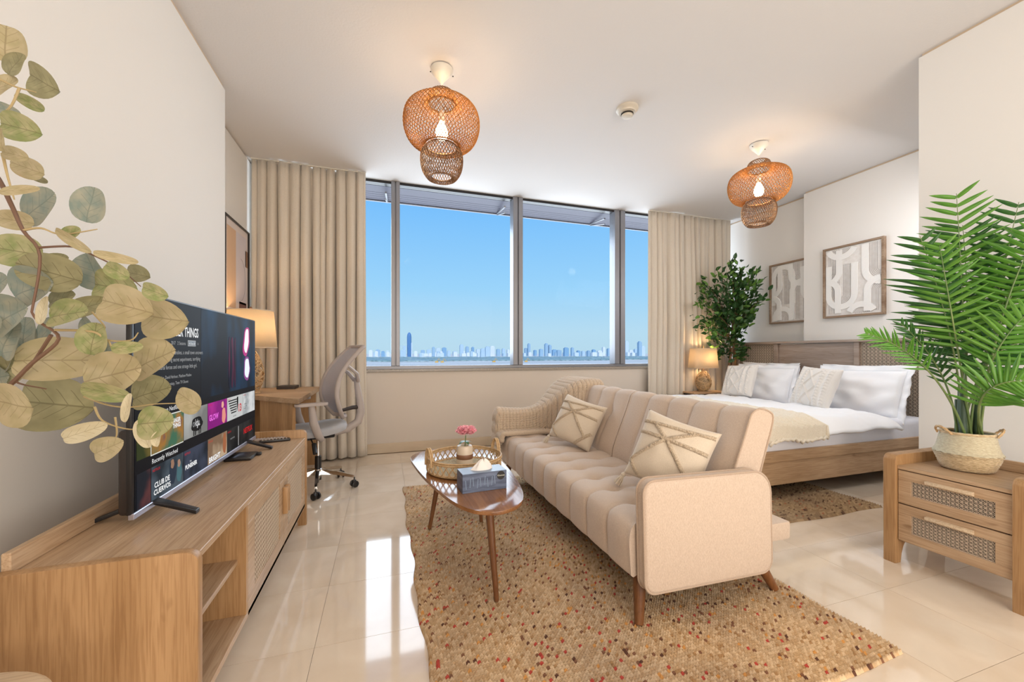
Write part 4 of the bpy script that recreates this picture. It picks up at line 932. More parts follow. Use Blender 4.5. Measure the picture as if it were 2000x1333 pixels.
def tassel(p, d, parent, s=1):
    bm = BM(); d = Vector(d).normalized(); p = Vector(p); q_ = d.orthogonal().normalized(); r_ = d.cross(q_)
    tube(bm, [p, p + d*.014*s, p + d*.026*s], [.006*s, .013*s, .009*s], 8)
    for k in range(16):
        a = 2*PI*k/16 + .2; rr_ = (.012 if k % 2 else .020)*s; tube(bm, [p + d*.022*s + (q_*math.cos(a) + r_*math.sin(a))*.005*s, p + d*.05*s + (q_*math.cos(a) + r_*math.sin(a))*rr_*.8, p + d*.075*s + (q_*math.cos(a) + r_*math.sin(a))*rr_], .0033*s, 4)
    o = obj('tassel', bm, 'cush', parent); return o
def boho(c, right, up, size, label, seed):
    t = thing('cushion', label, 'cushion', c, 'tufted tassel cushions on the sofa'); mtx = frame_mtx(c, right, up)
    f = pillow_fn(size, size, .20, 1, .07, wr=.008, seed=seed); pillow('cushion_cover', t, 'cush', size, size, .20, mtx, 44, None, .008, seed, .07)
    # tufted ribbons in a lattice of diamonds
    lines = [((-.95, -.05), (.05, .95)), ((-.95, .62), (-.62, .95)), ((-.05, -.95), (.95, .05)), ((-.95, .05), (.05, -.95)), ((-.6, .9), (.95, -.62)), ((-.05, .95), (.95, -.05)), ((-.95, -.6), (.6, .95))]
    lines = [((-.97, .30), (.97, .30)), ((-.97, .62), (.97, .80)), ((-.95, -.55), (-.1, .30)), ((-.1, .30), (.75, -.55)), ((.75, -.55), (.95, -.3)), ((-.95, -.55), (-.5, -.97)), ((.75, -.55), (.35, -.97)), ((-.6, .66), (-.1, .30)), ((-.1, .30), (.55, .76))]
    rnd_ = random.Random(seed)
    for (a, b_) in lines:
        a, b_ = Vector(a), Vector(b_); bm = BM(); L_ = (b_ - a).length; nn_ = int(L_*28); sd = Vector((-(b_ - a).y, (b_ - a).x)).normalized()*.060
        def fn(u, v):
            q_ = a + (b_ - a)*u + sd*(v*2 - 1); q_ = Vector((max(-.99, min(.99, q_.x)), max(-.99, min(.99, q_.y)))); x_, y_, z_ = f((q_.x + 1)/2, (q_.y + 1)/2)
            hgt = .013*(1 - (v*2 - 1)**4) + rnd_.uniform(-.0035, .0035) - .002
            return mtx @ V(x_, y_, z_ + hgt)
        grid(bm, max(nn_*2, 4), 7, fn); obj('tufted_band', bm, 'tuft', t, ang=180)
    h = size/2
    for sx_, sy_ in ((-1, -1), (1, -1)):
        p = mtx @ V(sx_*h*.97, sy_*h*.97, 0); dz = V(0, 0, -1) if sy_ < 0 else V(0, .25, -1)
        dd_ = (mtx.to_3x3() @ V(sx_, sy_*.4, .3)).normalized()
        tassel(p, (dd_*.5 + V(0, 0, -.8)) if sy_ < 0 else dd_*.9 + V(0, 0, -.5), t, 1.0)
    return t
boho((1.385, 1.665, .635), (.50, -.82, -.24), (.42, .02, .86), .37, 'cream cushion with tufted diamonds and tassels by the near sofa arm', 1)
boho((1.405, 2.72, .625), (.50, -.80, -.22), (.46, .06, .86), .36, 'cream cushion with tufted diamonds and tassels by the knitted throw', 5)

# ------------------------------------------------------------------ coffee table and things on it
t = thing('coffee_table', 'pebble-shaped walnut coffee table with three slanted legs', 'coffee table', (.45, 2.3, 0))
ctrl = [(.475, 1.68), (.63, 1.78), (.705, 2.12), (.725, 2.58), (.69, 2.83), (.54, 2.93), (.31, 2.90), (.178, 2.77), (.185, 2.50), (.25, 2.10), (.34, 1.79)]
out = []
N = len(ctrl)
for i in range(N):
    p0, p1, p2, p3 = [Vector(ctrl[(i + k) % N]) for k in (-1, 0, 1, 2)]
    for k in range(6):
        a = k/6; out.append(.5*((2*p1) + (p2 - p0)*a + (2*p0 - 5*p1 + 4*p2 - p3)*a*a + (3*p1 - p0 - 3*p2 + p3)*a**3))
bm = BM(); prism(bm, [V(q_.x, q_.y, .433) for q_ in out], (0, 0, .017), .003); obj('table_top', bm, 'walnuttop', t)
obj('under_frame', bx((.36, 1.95, .420), (.58, 2.70, .433)), 'walnut', t)
for (a, b_, c_, d_) in ((.475, 1.83, .491, 1.748), (.36, 2.62, .281, 2.602), (.60, 2.62, .624, 2.604)):
    bm = BM(); tube(bm, [(a, b_, .433), (c_, d_, .013)], [.021, .0115], 16); obj('leg', bm, 'walnut', t)
TX, TY, TZ = .46, 2.36, .451; TR_ = .215
t = thing('rattan_tray', 'round rattan tray with two loop handles on the coffee table', 'tray', (TX, TY, TZ - .001))
bm = BM(); lathe(bm, [(TR_ - .02, TZ), (TR_, TZ + .004), (TR_, TZ + .010), (TR_ - .02, TZ + .010)], (TX, TY, 0), 40); obj('tray_base', bm, 'rattan', t)
bm = BM()
for k in range(-9, 10):
    w_ = math.sqrt(max(0, (TR_ - .02)**2 - (k*.021)**2))
    for s in (0, 1):
        for e_ in (-.004, .004):
            a = V(TX + k*.021 + e_, TY - w_, TZ + .0125) if s else V(TX - w_, TY + k*.021 + e_, TZ + .0125); b_ = V(TX + k*.021 + e_, TY + w_, TZ + .0125) if s else V(TX + w_, TY + k*.021 + e_, TZ + .0125); tube(bm, [a, b_], .0022, 4)
obj('woven_floor', bm, 'seapale', t, kind='stuff')
def ringp(r, z, n_=48): return [V(TX + r*math.cos(2*PI*k/n_), TY + r*math.sin(2*PI*k/n_), z) for k in range(n_)]
for r, z, q_ in ((TR_, TZ + .012, .008), (TR_ + .008, TZ + .075, .006), (TR_ + .008, TZ + .086, .005)):
    bm = BM(); tube(bm, ringp(r, z), q_, 8, closed=True); obj('rim', bm, 'rattan', t)
for ph in (0, .5, 1.0):
    bm = BM(); tube(bm, [V(TX + (TR_ + .006)*math.cos(2*PI*k/144), TY + (TR_ + .006)*math.sin(2*PI*k/144), TZ + .044 + .030*math.sin(2*PI*(k*12/144 + ph*.6667))) for k in range(144)], .0036, 5, closed=True); obj('lattice_strand', bm, 'rattan', t)
for a0 in (R(-162), R(18)):
    bm = BM(); 
    for e_ in (0, .012):
        tube(bm, [V(TX + (TR_ + .008 + e_)*math.cos(a0 + .17*math.cos(q_)), TY + (TR_ + .008 + e_)*math.sin(a0 + .17*math.cos(q_)), TZ + .055 + .10*math.sin(q_)) for q_ in [k*PI/14 for k in range(15)]], .0055, 7)
    obj('handle', bm, 'rattan', t)
vx, vy = .465, 2.37
t = thing('bud_vase', 'cream ceramic vase with a brown band holding a pink flower on the tray', 'vase', (vx, vy, TZ + .016))
bm = BM(); lathe(bm, [(.044, TZ + .016), (.049, TZ + .022), (.049, TZ + .125), (.044, TZ + .138), (.034, TZ + .142), (.026, TZ + .138), (.024, TZ + .09)], (vx, vy, 0), 32, True, True); obj('vase_body', bm, 'ceramic', t)
bm = BM(); lathe(bm, [(.0492, TZ + .062), (.0505, TZ + .064), (.0505, TZ + .088), (.0492, TZ + .090)], (vx, vy, 0), 32, False, False); obj('leather_band', bm, 'leather', t)
t2 = thing('flower', 'pink peony-like flower standing in the small ceramic vase', 'flower', (vx, vy, TZ + .10))
bm = BM(); tube(bm, [(vx, vy, TZ + .10), (vx + .006, vy, TZ + .20)], .003, 6); obj('stem', bm, 'stem', t2)
fc = V(vx + .010, vy, TZ + .215); rnd = random.Random(4)
for ring_, (cnt, r_, tilt, sz) in enumerate(((6, .006, 1.45, .036), (8, .018, 1.25, .044), (10, .030, .95, .048), (11, .038, .5, .044))):
    for k in range(cnt):
        a = 2*PI*k/cnt + ring_*.4 + rnd.uniform(-.15, .15); bm = BM(); out_ = V(math.cos(a), math.sin(a), 0); sd = V(-math.sin(a), math.cos(a), 0); upv = out_*math.cos(tilt) + V(0, 0, math.sin(tilt))
        nrmp = sd.cross(upv)
        grid(bm, 6, 6, lambda u, v: fc + out_*r_*.6 + sd*(u - .5)*sz*(1.1*math.sin(PI*min(.9, v*.75 + .2))) + upv*v*sz - nrmp*(-.010)*((2*u - 1)**2) + V(0, 0, .002*math.sin(9*u + k)))
        obj('petal', bm, 'pink', t2, ang=180)
for k in range(5):
    a = 2*PI*k/5; bm = BM(); c_ = V(vx, vy, TZ + .165); o_ = V(math.cos(a), math.sin(a), .15); s_ = V(-math.sin(a), math.cos(a), 0)
    grid(bm, 3, 5, lambda u, v: c_ + o_*v*.05 + s_*(u - .5)*.022*math.sin(PI*(v*.9 + .08)) - V(0, 0, .02*v*v)); obj('leaf', bm, 'palm_d', t2)
t = thing('tissue_box', 'blue cardboard tissue box with a tissue pulled up on the coffee table', 'tissue box', (.48, 2.05, .45))
bx0, bx1, by0, by1, bz0, bz1 = -.117, .117, -.056, .056, .4505, .545
t.location = (.483, 2.005, 0); t.rotation_euler = (0, 0, R(4))
obj('box_body', box(BM(), (bx0, by0, bz0), (bx1, by1, bz1), .001), 'tissuebox', t, world=False)
obj('box_top', box(BM(), (bx0 + .001, by0 + .001, bz1), (bx1 - .001, by1 - .001, bz1 + .0012)), 'tissuetop', t, world=False)
bm = BM(); N = 18; prism(bm, [V(.085 + .022*math.cos(2*PI*k/N), by0 - .0004, .522 + .022*math.sin(2*PI*k/N)) for k in range(N)], (0, -.0008, 0)); lg = obj('round_badge', bm, 'black', t, world=False)
cu = text('Kleenex', .012, (0, 0, 0), (1, 0, 0), (0, 0, 1), mat('badge_text', (.8, .8, .7), .5), t)
for v_ in cu.data.vertices: v_.co += Vector(t.location) + V(.066, by0 - .0016, .518)
for k in range(9):
    bm = BM(); x_ = -.10 + k*.019; obox(bm, (x_, by0 - .0003, .47 + .006*(k % 3)), (.004, 0, 0), (0, -.0006, 0), (.004 if k % 2 else -.004, 0, .045)); obj('printed_reed', bm, 'tissuetop', t, world=False)
bm = BM(); rnd = random.Random(8)
grid(bm, 24, 10, lambda u, v: V((.050*(1 - v)**.6 + .006)*math.cos(2*PI*u)*(1 + .15*math.sin(6*PI*u + 2*v)) + .010*v, (.020*(1 - v)**.6 + .004)*math.sin(2*PI*u), bz1 + .001 + .048*v + .008*math.sin(10*PI*u)*v), wrapu=True)
obj('tissue', bm, 'paper', t, world=False, ang=50)

# ------------------------------------------------------------------ cane nightstand at the right
t = thing('nightstand', 'light oak nightstand with two cane-front drawers against the right wall', 'nightstand', (2.88, 1.2, 0))
NX0, NX1, NY0, NY1 = 2.66, 3.10, .935, 1.467
for ya, yb in ((NY0, NY0 + .055), (NY1 - .055, NY1)):
    bm = BM(); prism(bm, [V(px_, ya, pz_) for px_, pz_ in side_outline(NX0 - .004, NX1, .592, .125, .045)], (0, yb - ya, 0), .003); obj('side_panel', bm, 'oakz', t)
obj('top_board', bx((NX0 + .012, NY0 + .055, .517), (NX1, NY1 - .055, .536), .002), 'oak', t)
obj('back_rail', bx((NX1 - .018, NY0 + .055, .536), (NX1, NY1 - .055, .592), .003), 'oak', t)
obj('back_panel', bx((NX1 - .012, NY0 + .055, .125), (NX1, NY1 - .055, .517)), 'oak', t)
obj('bottom_board', bx((NX0 + .03, NY0 + .055, .125), (NX1, NY1 - .055, .14)), 'oak', t)
for z0, z1 in ((.335, .512), (.132, .329)):
    d = frame_door(t, 'drawer', NY0 + .058, NY1 - .058, z0, z1, NX0 + .014, .02, .055, .05, -1, .0155, 'oak', 'dark')
    bm = BM(); prism(bm, [V(NX0 + .014, 1.115, z1 - .048), V(NX0 - .006, 1.115, z1 - .040), V(NX0 - .006, 1.115, z1 - .026), V(NX0 + .014, 1.115, z1 - .026)], (0, .175, 0), .001); obj('handle', bm, 'oakpale', d)

# basket and palm
PX, PY = 2.92, 1.245
t = thing('basket', 'round seagrass belly basket with rope handles on the nightstand', 'basket', (PX, PY, .536))
bm = BM(); NB = 84
prof = [(.078, .5365), (.095, .545), (.108, .575), (.120, .61), (.126, .628), (.116, .645), (.108, .675), (.102, .705), (.098, .73)]
def basket(a, b_, m, nm):
    bm = BM(); rows = 26
    def fn(u, v):
        s = a + (b_ - a)*v; r, z = spline(prof, s); row = round(v*(rows - 1)); k = round(u*NB); w_ = .0025*(1 if (k//2 + row) % 2 else -1)
        return V(PX + (r + w_)*math.cos(2*PI*u), PY + (r + w_)*math.sin(2*PI*u), z)
    grid(bm, NB, rows, fn, wrapu=True); o = obj(nm, bm, m, t, ang=180); return o
o = basket(.0, .5, 'seagrass', 'lower_weave'); o = basket(.5, 1, 'seapale', 'upper_weave')
bm = BM(); lathe(bm, [(.001, .5366), (.078, .5366)], (PX, PY, 0), 32, False, False); obj('basket_bottom', bm, 'seagrass', t)
bm = BM(); tube(bm, [V(PX + .098*math.cos(2*PI*k/40), PY + .098*math.sin(2*PI*k/40), .732) for k in range(40)], [.006 + .0015*(k % 2) for k in range(40)], 6, closed=True); obj('rim', bm, 'seagrass', t)
for a0 in (R(-60), R(150)):
    bm = BM(); c_ = V(PX + .098*math.cos(a0), PY + .098*math.sin(a0), .725); o_ = V(math.cos(a0), math.sin(a0), 0); s_ = V(-math.sin(a0), math.cos(a0), 0)
    P_ = [c_ + s_*.045*math.cos(q_) + (o_*.025 + V(0, 0, .035))*math.sin(q_) for q_ in [k*PI/14 for k in range(15)]]
    for ph in (0, PI): tube(bm, [p + V(.0035*math.cos(k*1.2 + ph), 0, .0035*math.sin(k*1.2 + ph)) for k, p in enumerate(P_)], .0045, 5)
    obj('rope_handle', bm, 'bark' if False else 'rattan', t)
bm = BM(); lathe(bm, [(.001, .70), (.098, .70)], (PX, PY, 0), 32, False, False); obj('soil', bm, 'soil', t)

palm = thing('palm_plant', 'tall artificial palm with long feathery fronds rising from the seagrass basket', 'palm', (PX, PY, .70))
for k, (dx, dy, h, r) in enumerate(((-.055, -.01, .24, .014), (.0, .02, .27, .018), (.045, -.02, .25, .018), (.02, .045, .20, .012))):
    bm = BM(); tube(bm, [(PX + dx, PY + dy, .70), (PX + dx*1.05, PY + dy, .80), (PX + dx*1.2, PY + dy*1.1, .70 + h)], [r*1.05, r, r*.75], 12); obj('trunk', bm, 'palmbase', palm)
def leaflet_mesh(m, curl):
    bm = BM(); uvl = bm.loops.layers.uv.new('UVMap'); rows = []
    for i in range(6):
        s = i/5; w_ = .5*math.sin(PI*min(.985, .12 + .80*s + .06))**.7*(1 - .35*s) if i < 5 else .03
        zc = -curl*s*s
        rows.append([(bm.verts.new((-w_, s, zc - .25*w_)), 0, s), (bm.verts.new((0, s, zc)), .5, s), (bm.verts.new((w_, s, zc - .25*w_)), 1, s)])
    for i in range(5):
        for j in range(2):
            q4 = (rows[i][j], rows[i][j+1], rows[i+1][j+1], rows[i+1][j]); f = bm.faces.new([v_[0] for v_ in q4])
            for lp, v_ in zip(f.loops, q4): lp[uvl].uv = (v_[1], v_[2])
    me = bpy.data.meshes.new('leaflet'); bm.to_mesh(me); bm.free(); me.materials.append(M[m]); me.shade_smooth(); return me
LF = {'l': [leaflet_mesh('palm_l', c) for c in (.12, .3)], 'd': [leaflet_mesh('palm_d', c) for c in (.1, .25)]}
nleaf = [0]
def frond(b, mid, tip, npair, ll, w, tone, start=.35, ang0=62, ang1=30, seed=0, face=None, asym=1.0):
    rnd = random.Random(seed); b, mid, tip = Vector(b), Vector(mid), Vector(tip); NP = 24
    B = lambda s: b*(1-s)**2 + mid*2*s*(1-s) + tip*s*s
    bm = BM(); tube(bm, [B(s/NP) for s in range(NP + 1)], [.0062*(1 - .8*s/NP) for s in range(NP + 1)], 7); fo = obj('frond', bm, 'stem', palm)
    joined = BM()
    for k in range(npair):
        s = start + (1 - start)*(k + .5)/npair; p = B(s); tg = (B(min(s + .02, 1)) - B(s - .02)).normalized(); vw = (face if face is not None else (EYE - p)).normalized()
        sd = tg.cross(vw).normalized(); nr = sd.cross(tg).normalized(); f = (k + .5)/npair
        for sg in (-1, 1):
            a = R(ang0 + (ang1 - ang0)*f + rnd.uniform(-7, 7)); L_ = ll*(.55 + .75*math.sin(PI*min(.95, f*.8 + .18)))*rnd.uniform(.88, 1.08)*(asym if sg > 0 else 1/asym)
            d_ = (tg*math.cos(a) + sd*sg*math.sin(a) + nr*rnd.uniform(-.12, .30)).normalized(); sw = d_.cross(nr).normalized()*sg; nz_ = sw.cross(d_).normalized()
            if nz_.dot(nr) < 0: nz_ = -nz_; sw = -sw
            m3 = Matrix((sw*w, d_*L_, nz_*L_)).transposed().to_4x4()
            if nleaf[0] < 296:
                nleaf[0] += 1; o = bpy.data.objects.new('leaflet', rnd.choice(LF[tone])); C.objects.link(o); o.parent = fo; m3.translation = p - wloc(palm); o.matrix_local = m3
            else:
                m3.translation = p; q_ = BM(); q_.from_mesh(rnd.choice(LF[tone])); q_.transform(m3); tmp = bpy.data.meshes.new('tmp'); q_.to_mesh(tmp); q_.free(); joined.from_mesh(tmp); bpy.data.meshes.remove(tmp)
    if len(joined.verts): obj('leaflets', joined, 'palm_' + tone, fo, kind='stuff', ang=180)
    else: joined.free()
bp = V(PX, PY, .72); A = lambda x_, y_, t_: at(x_, y_, t_)
frond(bp + V(.0, .0, 0), A(1885, 640, 2.15), A(1868, 378, 2.05), 19, .165, .024, 'l', .42, 84, 59, 1)
frond(bp + V(.01, .03, 0), A(1900, 650, 2.15), A(1880, 440, 2.12), 17, .20, .024, 'd', .38, 76, 54, 2)
frond(bp + V(-.04, .0, 0), A(1880, 690, 2.1), A(1797, 462, 2.05), 17, .145, .024, 'd', .36, 82, 49, 3, asym=.85)
frond(bp + V(.04, .01, 0), A(1930, 650, 2.05), A(1990, 395, 2.0), 17, .16, .024, 'd', .5, 86, 64, 4)
frond(bp + V(.04, -.03, 0), A(1940, 600, 1.9), A(2030, 450, 1.85), 16, .15, .022, 'l', .5, 86, 59, 5)
frond(bp + V(-.06, -.02, 0), A(1830, 690, 2.0), A(1692, 652, 1.95), 15, .085, .015, 'l', .48, 50, 22, 6)
frond(bp + V(-.04, .02, 0), A(1860, 720, 2.15), A(1760, 633, 2.10), 14, .085, .015, 'd', .40, 50, 22, 7)
frond(bp + V(.03, .0, 0), A(1900, 660, 2.0), A(2030, 668, 1.9), 15, .13, .022, 'd', .35, 76, 54, 8)
frond(bp + V(.02, -.05, 0), A(1880, 735, 1.85), A(2020, 745, 1.75), 14, .13, .022, 'l', .30, 78, 54, 9)
frond(bp + V(.03, -.03, 0), A(1905, 700, 1.85), A(2010, 610, 1.80), 13, .13, .022, 'l', .42, 78, 54, 12)
frond(bp + V(.05, .0, 0), A(1935, 560, 2.0), A(2040, 520, 1.95), 14, .15, .022, 'd', .5, 82, 59, 13)
frond(bp + V(-.01, -.02, 0), A(1868, 660, 1.98), A(1835, 480, 1.95), 15, .13, .020, 'l', .45, 76, 52, 14)
frond(bp + V(.0, .04, 0), A(1900, 660, 2.15), A(1850, 560, 2.15), 14, .13, .014, 'd', .42, 76, 54, 10)
frond(bp + V(.03, .04, 0), A(1935, 660, 2.05), A(1965, 575, 2.0), 12, .10, .013, 'l', .45, 76, 54, 11)

# ------------------------------------------------------------------ bed
t = thing('bed', 'wide grey oak double bed with cane headboard panels', 'bed', (3.9, 3.35, 0))
BX0, BX1, BY0, BY1 = 2.72, 4.88, 2.29, 4.33
for nm, a, c_, z0, z1 in (('side_rail', BY0, BY0 + .04, .30, .385), ('side_panel', BY0 + .018, BY0 + .05, .115, .30), ('side_rail', BY1 - .04, BY1, .30, .385), ('side_panel', BY1 - .05, BY1 - .018, .115, .30)):
    obj(nm, bx((BX0 + (.02 if nm == 'side_panel' else 0), a, z0), (BX1, c_, z1), .003), 'oakx', t)
obj('foot_rail', bx((BX0, BY0 + .04, .30), (BX0 + .04, BY1 - .04, .385), .003), 'oak', t); obj('foot_panel', bx((BX0 + .018, BY0 + .05, .115), (BX0 + .05, BY1 - .05, .30), .003), 'oak', t)
obj('slat_base', bx((BX0 + .05, BY0 + .05, .22), (BX1, BY1 - .05, .26)), 'oakg', t)
for x_ in (3.0, 4.6):
    for y_ in (2.55, 4.05): obj('leg', bx((x_, y_, 0), (x_ + .06, y_ + .06, .22), .003), 'oakz', t)
hb = [('top_rail', 2.235, 4.53, 1.27, 1.298, 4.835, 4.94), ('end_post', 4.47, 4.525, .0, 1.27, 4.86, 4.92), ('end_post', 2.24, 2.30, .0, 1.27, 4.86, 4.92), ('stile', 3.83, 3.885, .45, 1.27, 4.86, 4.92), ('stile', 2.90, 2.955, .45, 1.27, 4.86, 4.92), ('bottom_rail', 2.30, 4.47, .42, .53, 4.86, 4.91)]
for nm, a, c_, z0, z1, xa, xb in hb: obj(nm, bx((xa, a, z0), (xb, c_, z1), .003), 'oakg' if nm != 'end_post' else 'oakz', t)
obj('centre_panel', bx((4.885, 2.955, .53), (4.91, 3.83, 1.262), .002), 'oakg', t)
for a, c_ in ((3.885, 4.47), (2.30, 2.90)):
    obj('backing', bx((4.925, a, .53), (4.93, c_, 1.27)), mat('cane_backing', (.16, .13, .11), .9), t); cane('cane_panel', (4.885, a, .53), (0, 1, 0), (0, 0, 1), (-1, 0, 0), c_ - a, .74, .034, t, 'cane', .10)
t = thing('mattress', 'white sheeted mattress on the grey oak bed', 'mattress', (3.85, 3.31, .385))
bm = BM(); box(bm, (BX0 + .03, BY0 + .02, .262), (4.85, BY1 - .03, .545), .05, 4); obj('mattress_body', bm, 'sheet', t, ang=60)
def duv(u, v):
    x_ = 2.70 + 1.62*u; edge = 2.30 - .03 - .10*max(0, u - .55); y_ = edge + (4.38 - edge)*v
    z_ = .605 + .030*noise.noise(V(x_*2.2, y_*2.2, 1)) + .020*noise.noise(V(x_*5 + 3, y_*6, 4)) + .010*abs(noise.noise(V(x_*11, y_*13, 9)))
    d_ = (y_ - edge)
    if d_ < .20:
        q_ = 1 - d_/.20; z_ -= (.150 - .05*u)*q_**2.2; y_ -= .010*math.sin(x_*17)*q_
        z_ = max(z_, .43 + .09*max(0, u - .6))
    if v > .93: z_ -= (v - .93)/.07*.12
    if u < .05: z_ -= (.05 - u)/.05*.14; x_ -= .01
    if u > .93: z_ -= (u - .93)/.07*.035
    return V(x_, y_, z_)
bm = BM(); grid(bm, 120, 120, duv); t = thing('duvet', 'white rumpled duvet spread over the bed', 'duvet', (3.5, 3.3, .55)); o = obj('duvet_cover', bm, 'white', t, ang=180); md = o.modifiers.new('s', 'SOLIDIFY'); md.thickness = .02; md.offset = -1
def thr(u, v):
    x_ = 2.78 + .62*u; y_ = 2.235 + 1.9*v; q = duv(min(max((x_ - 2.70)/1.62, 0), 1), max(0, (y_ - 2.27)/(4.38 - 2.27))); z_ = q.z + .012
    if v < .06: z_ -= (.06 - v)/.06*.035; y_ = 2.262 - .01*(.06 - v)/.06
    dd = .020*abs(math.sin(u*PI*11))*(.6 + .4*abs(math.sin(v*PI*60 + (u*11 % 1)*3)))
    return V(x_ + .05*math.sin(v*3), y_, z_ + dd)
bm = BM(); grid(bm, 90, 160, thr); t = thing('cable_throw', 'cream cable-knit throw across the foot of the bed', 'throw blanket', (3.05, 3.1, .6)); o = obj('knit_fabric', bm, 'throw', t, ang=180); md = o.modifiers.new('s', 'SOLIDIFY'); md.thickness = .012; md.offset = -1
bm = BM(); tube(bm, [thr(1, v/40) + V(0, 0, .004) for v in range(0, 41)], [.012 + .004*(k % 2) for k in range(41)], 7); tube(bm, [thr(u/24, 0.0) + V(0, -.004, .0) for u in range(25)], [.010 + .004*(k % 2) for k in range(25)], 7); obj('rolled_edge', bm, 'throw', t, ang=180)

def bedpillow(c, right, up, w, h, th, label, seed, flange=.05, m='white'):
    t = thing('pillow', label, 'pillow', c, 'white bed pillows'); mtx = frame_mtx(c, right, up); pillow('pillow_case', t, m, w, h, th, mtx, 40, None, .035, seed, .03)
    if flange:
        bm = BM(); N = 120; rnd_ = random.Random(seed)
        def fl(u, v):
            a = u*4; s = int(a) % 4; f = a - int(a); pts = [(-1, -1), (1, -1), (1, 1), (-1, 1)]; p0, p1 = pts[s], pts[(s+1) % 4]; X_ = p0[0] + (p1[0] - p0[0])*f; Y_ = p0[1] + (p1[1] - p0[1])*f
            pin = .03*(1 - (2*f - 1)**2); X_ *= 1 - (pin if s in (1, 3) else 0); Y_ *= 1 - (pin if s in (0, 2) else 0)
            x_ = X_*(w/2 - .004 + flange*v); y_ = Y_*(h/2 - .004 + flange*v*(1 if s != 0 else .4)); return mtx @ V(x_, y_, .014*math.sin(u*2*PI*9 + seed)*v + .008*math.sin(u*2*PI*23)*v)
        grid(bm, N, 4, fl, wrapu=True); o = obj('flange', bm, m, t, ang=180); md = o.modifiers.new('s', 'SOLIDIFY'); md.thickness = .003
    return t
bedpillow((4.735, 3.88, .765), (0, -1, 0), (.22, 0, 1), .72, .44, .17, 'white pillow leaning on the headboard at the left, behind the flanged one', 11, .05)
bedpillow((4.735, 2.82, .765), (0, -1, 0), (.22, 0, 1), .72, .44, .17, 'white pillow leaning on the headboard at the right, behind the flanged one', 12, .05)
bedpillow((4.57, 3.80, .755), (.10, -1, 0), (.36, 0, 1), .70, .44, .19, 'front white flanged pillow on the window side of the bed', 13, .05)
bedpillow((4.57, 2.74, .755), (-.06, -1, .03), (.36, 0, 1), .76, .46, .19, 'front white flanged pillow on the side of the bed nearer the palm', 14, .06)
def cable_disp(a, b_):
    d_ = 0
    for c_ in (-.72, -.42, .42, .72):
        q_ = a - c_; 
        if abs(q_) < .11: d_ += .018*abs(math.cos(PI*q_/.22))*(.45 + .55*abs(math.sin(PI*(b_*7 + (q_ > 0)*.5 + q_*3))))
    for ph in (0, .5):
        tri = abs(((b_*1.25 + ph) % 1) - .5)*2*.30; 
        for s in (-1, 1):
            q_ = abs(a - s*tri); d_ += .018*math.exp(-(q_/.04)**2) if ph == 0 else 0
    return d_ + .0012*math.sin(a*120)*math.sin(b_*120)
def cablecush(c, right, up, label, seed, s=.44):
    t = thing('cushion', label, 'cushion', c, 'white cable-knit cushions on the bed'); pillow('cushion_cover', t, 'cable', s, s, .17, frame_mtx(c, right, up), 96, cable_disp, .012, seed, .05)
cablecush((4.30, 3.90, .80), (.10, -1, .05), (.42, .04, 1), 'white cable-knit cushion on the bed, the one nearer the window', 21, .42)
cablecush((4.27, 2.95, .79), (-.14, -1, -.06), (.40, .02, 1), 'white cable-knit cushion on the bed, the one nearer the palm', 22, .44)

# ------------------------------------------------------------------ bedside table, lamp, ficus
t = thing('bedside_table', 'small oak bedside table in front of the right curtain', 'bedside table', (4.28, 4.47, 0))
obj('table_top', bx((4.0, 4.345, .59), (4.56, 4.56, .612), .003), 'oakx', t); obj('body', bx((4.02, 4.37, .20), (4.54, 4.555, .565), .003), 'oak', t)
obj('top_edge', bx((4.01, 4.365, .565), (4.55, 4.555, .59)), 'tvbrown', t)
dr = obj('drawer', bx((4.04, 4.362, .40), (4.52, 4.37, .55), .002), 'oak', t); obj('drawer', bx((4.04, 4.362, .22), (4.52, 4.37, .385), .002), 'oak', t)
for x_ in (4.04, 4.48):
    for y_ in (4.385, 4.505): obj('leg', bx((x_, y_, 0), (x_ + .04, y_ + .04, .20), .003), 'oakz', t)
x, y = 4.26, 4.455
t = thing('table_lamp', 'lit lamp with wide shade and egg-shaped mosaic base on the bedside table', 'table lamp', (x, y, .612))
bm = BM(); lathe(bm, [(.055, .6125), (.06, .625), (.04, .63)], (x, y, 0), 20); obj('foot', bm, 'rattan', t)
me_ = mat('mosaic_base', (.20, .12, .06), .5, noisecol=((70, 70, 70), (.50, .36, .20))); bm = BM(); lathe(bm, [(.05, .63), (.085, .66), (.096, .71), (.088, .77), (.06, .83), (.03, .87), (.02, .89)], (x, y, 0), 28); obj('base', bm, me_, t)
wire_egg('woven_base', x, y, .62, .90, .105, t, 'rattan', 6, 24, .004)
bm = BM(); tube(bm, [(x, y, .88), (x, y, 1.235)], .005, 8); obj('stem', bm, 'rattan', t)
bm = BM(); N = 4
def shp(u, v):
    a = 2*PI*u; k = .5; w_, d_ = (.215 - .03*v), (.105 - .012*v); c_, s_ = math.cos(a), math.sin(a); return V(x + w_*math.copysign(abs(c_)**k, c_), y + d_*math.copysign(abs(s_)**k, s_), .94 + .275*v)
grid(bm, 56, 3, shp, wrapu=True); s = obj('lamp_shade', bm, 'shade', t, ang=50); md = s.modifiers.new('s', 'SOLIDIFY'); md.thickness = .002
for v_ in (0, 1):
    bm = BM(); tube(bm, [shp(k/56, v_) for k in range(56)], .003, 4, closed=True); obj('rim', bm, 'cush', s)
bm = BM(); lathe(bm, [(.004, 1.215), (.010, 1.235), (.008, 1.25)], (x, y, 0), 10); obj('finial', bm, 'rattan', t)
bm = BM(); lathe(bm, [(.01, 1.0), (.028, 1.04), (.028, 1.07), (.01, 1.10)], (x, y, 0), 12); obj('bulb', bm, 'bulb', t)
light('bedside_light', 'POINT', (x + .05, y, 1.10), 9, (1, .66, .34), rad=.035)

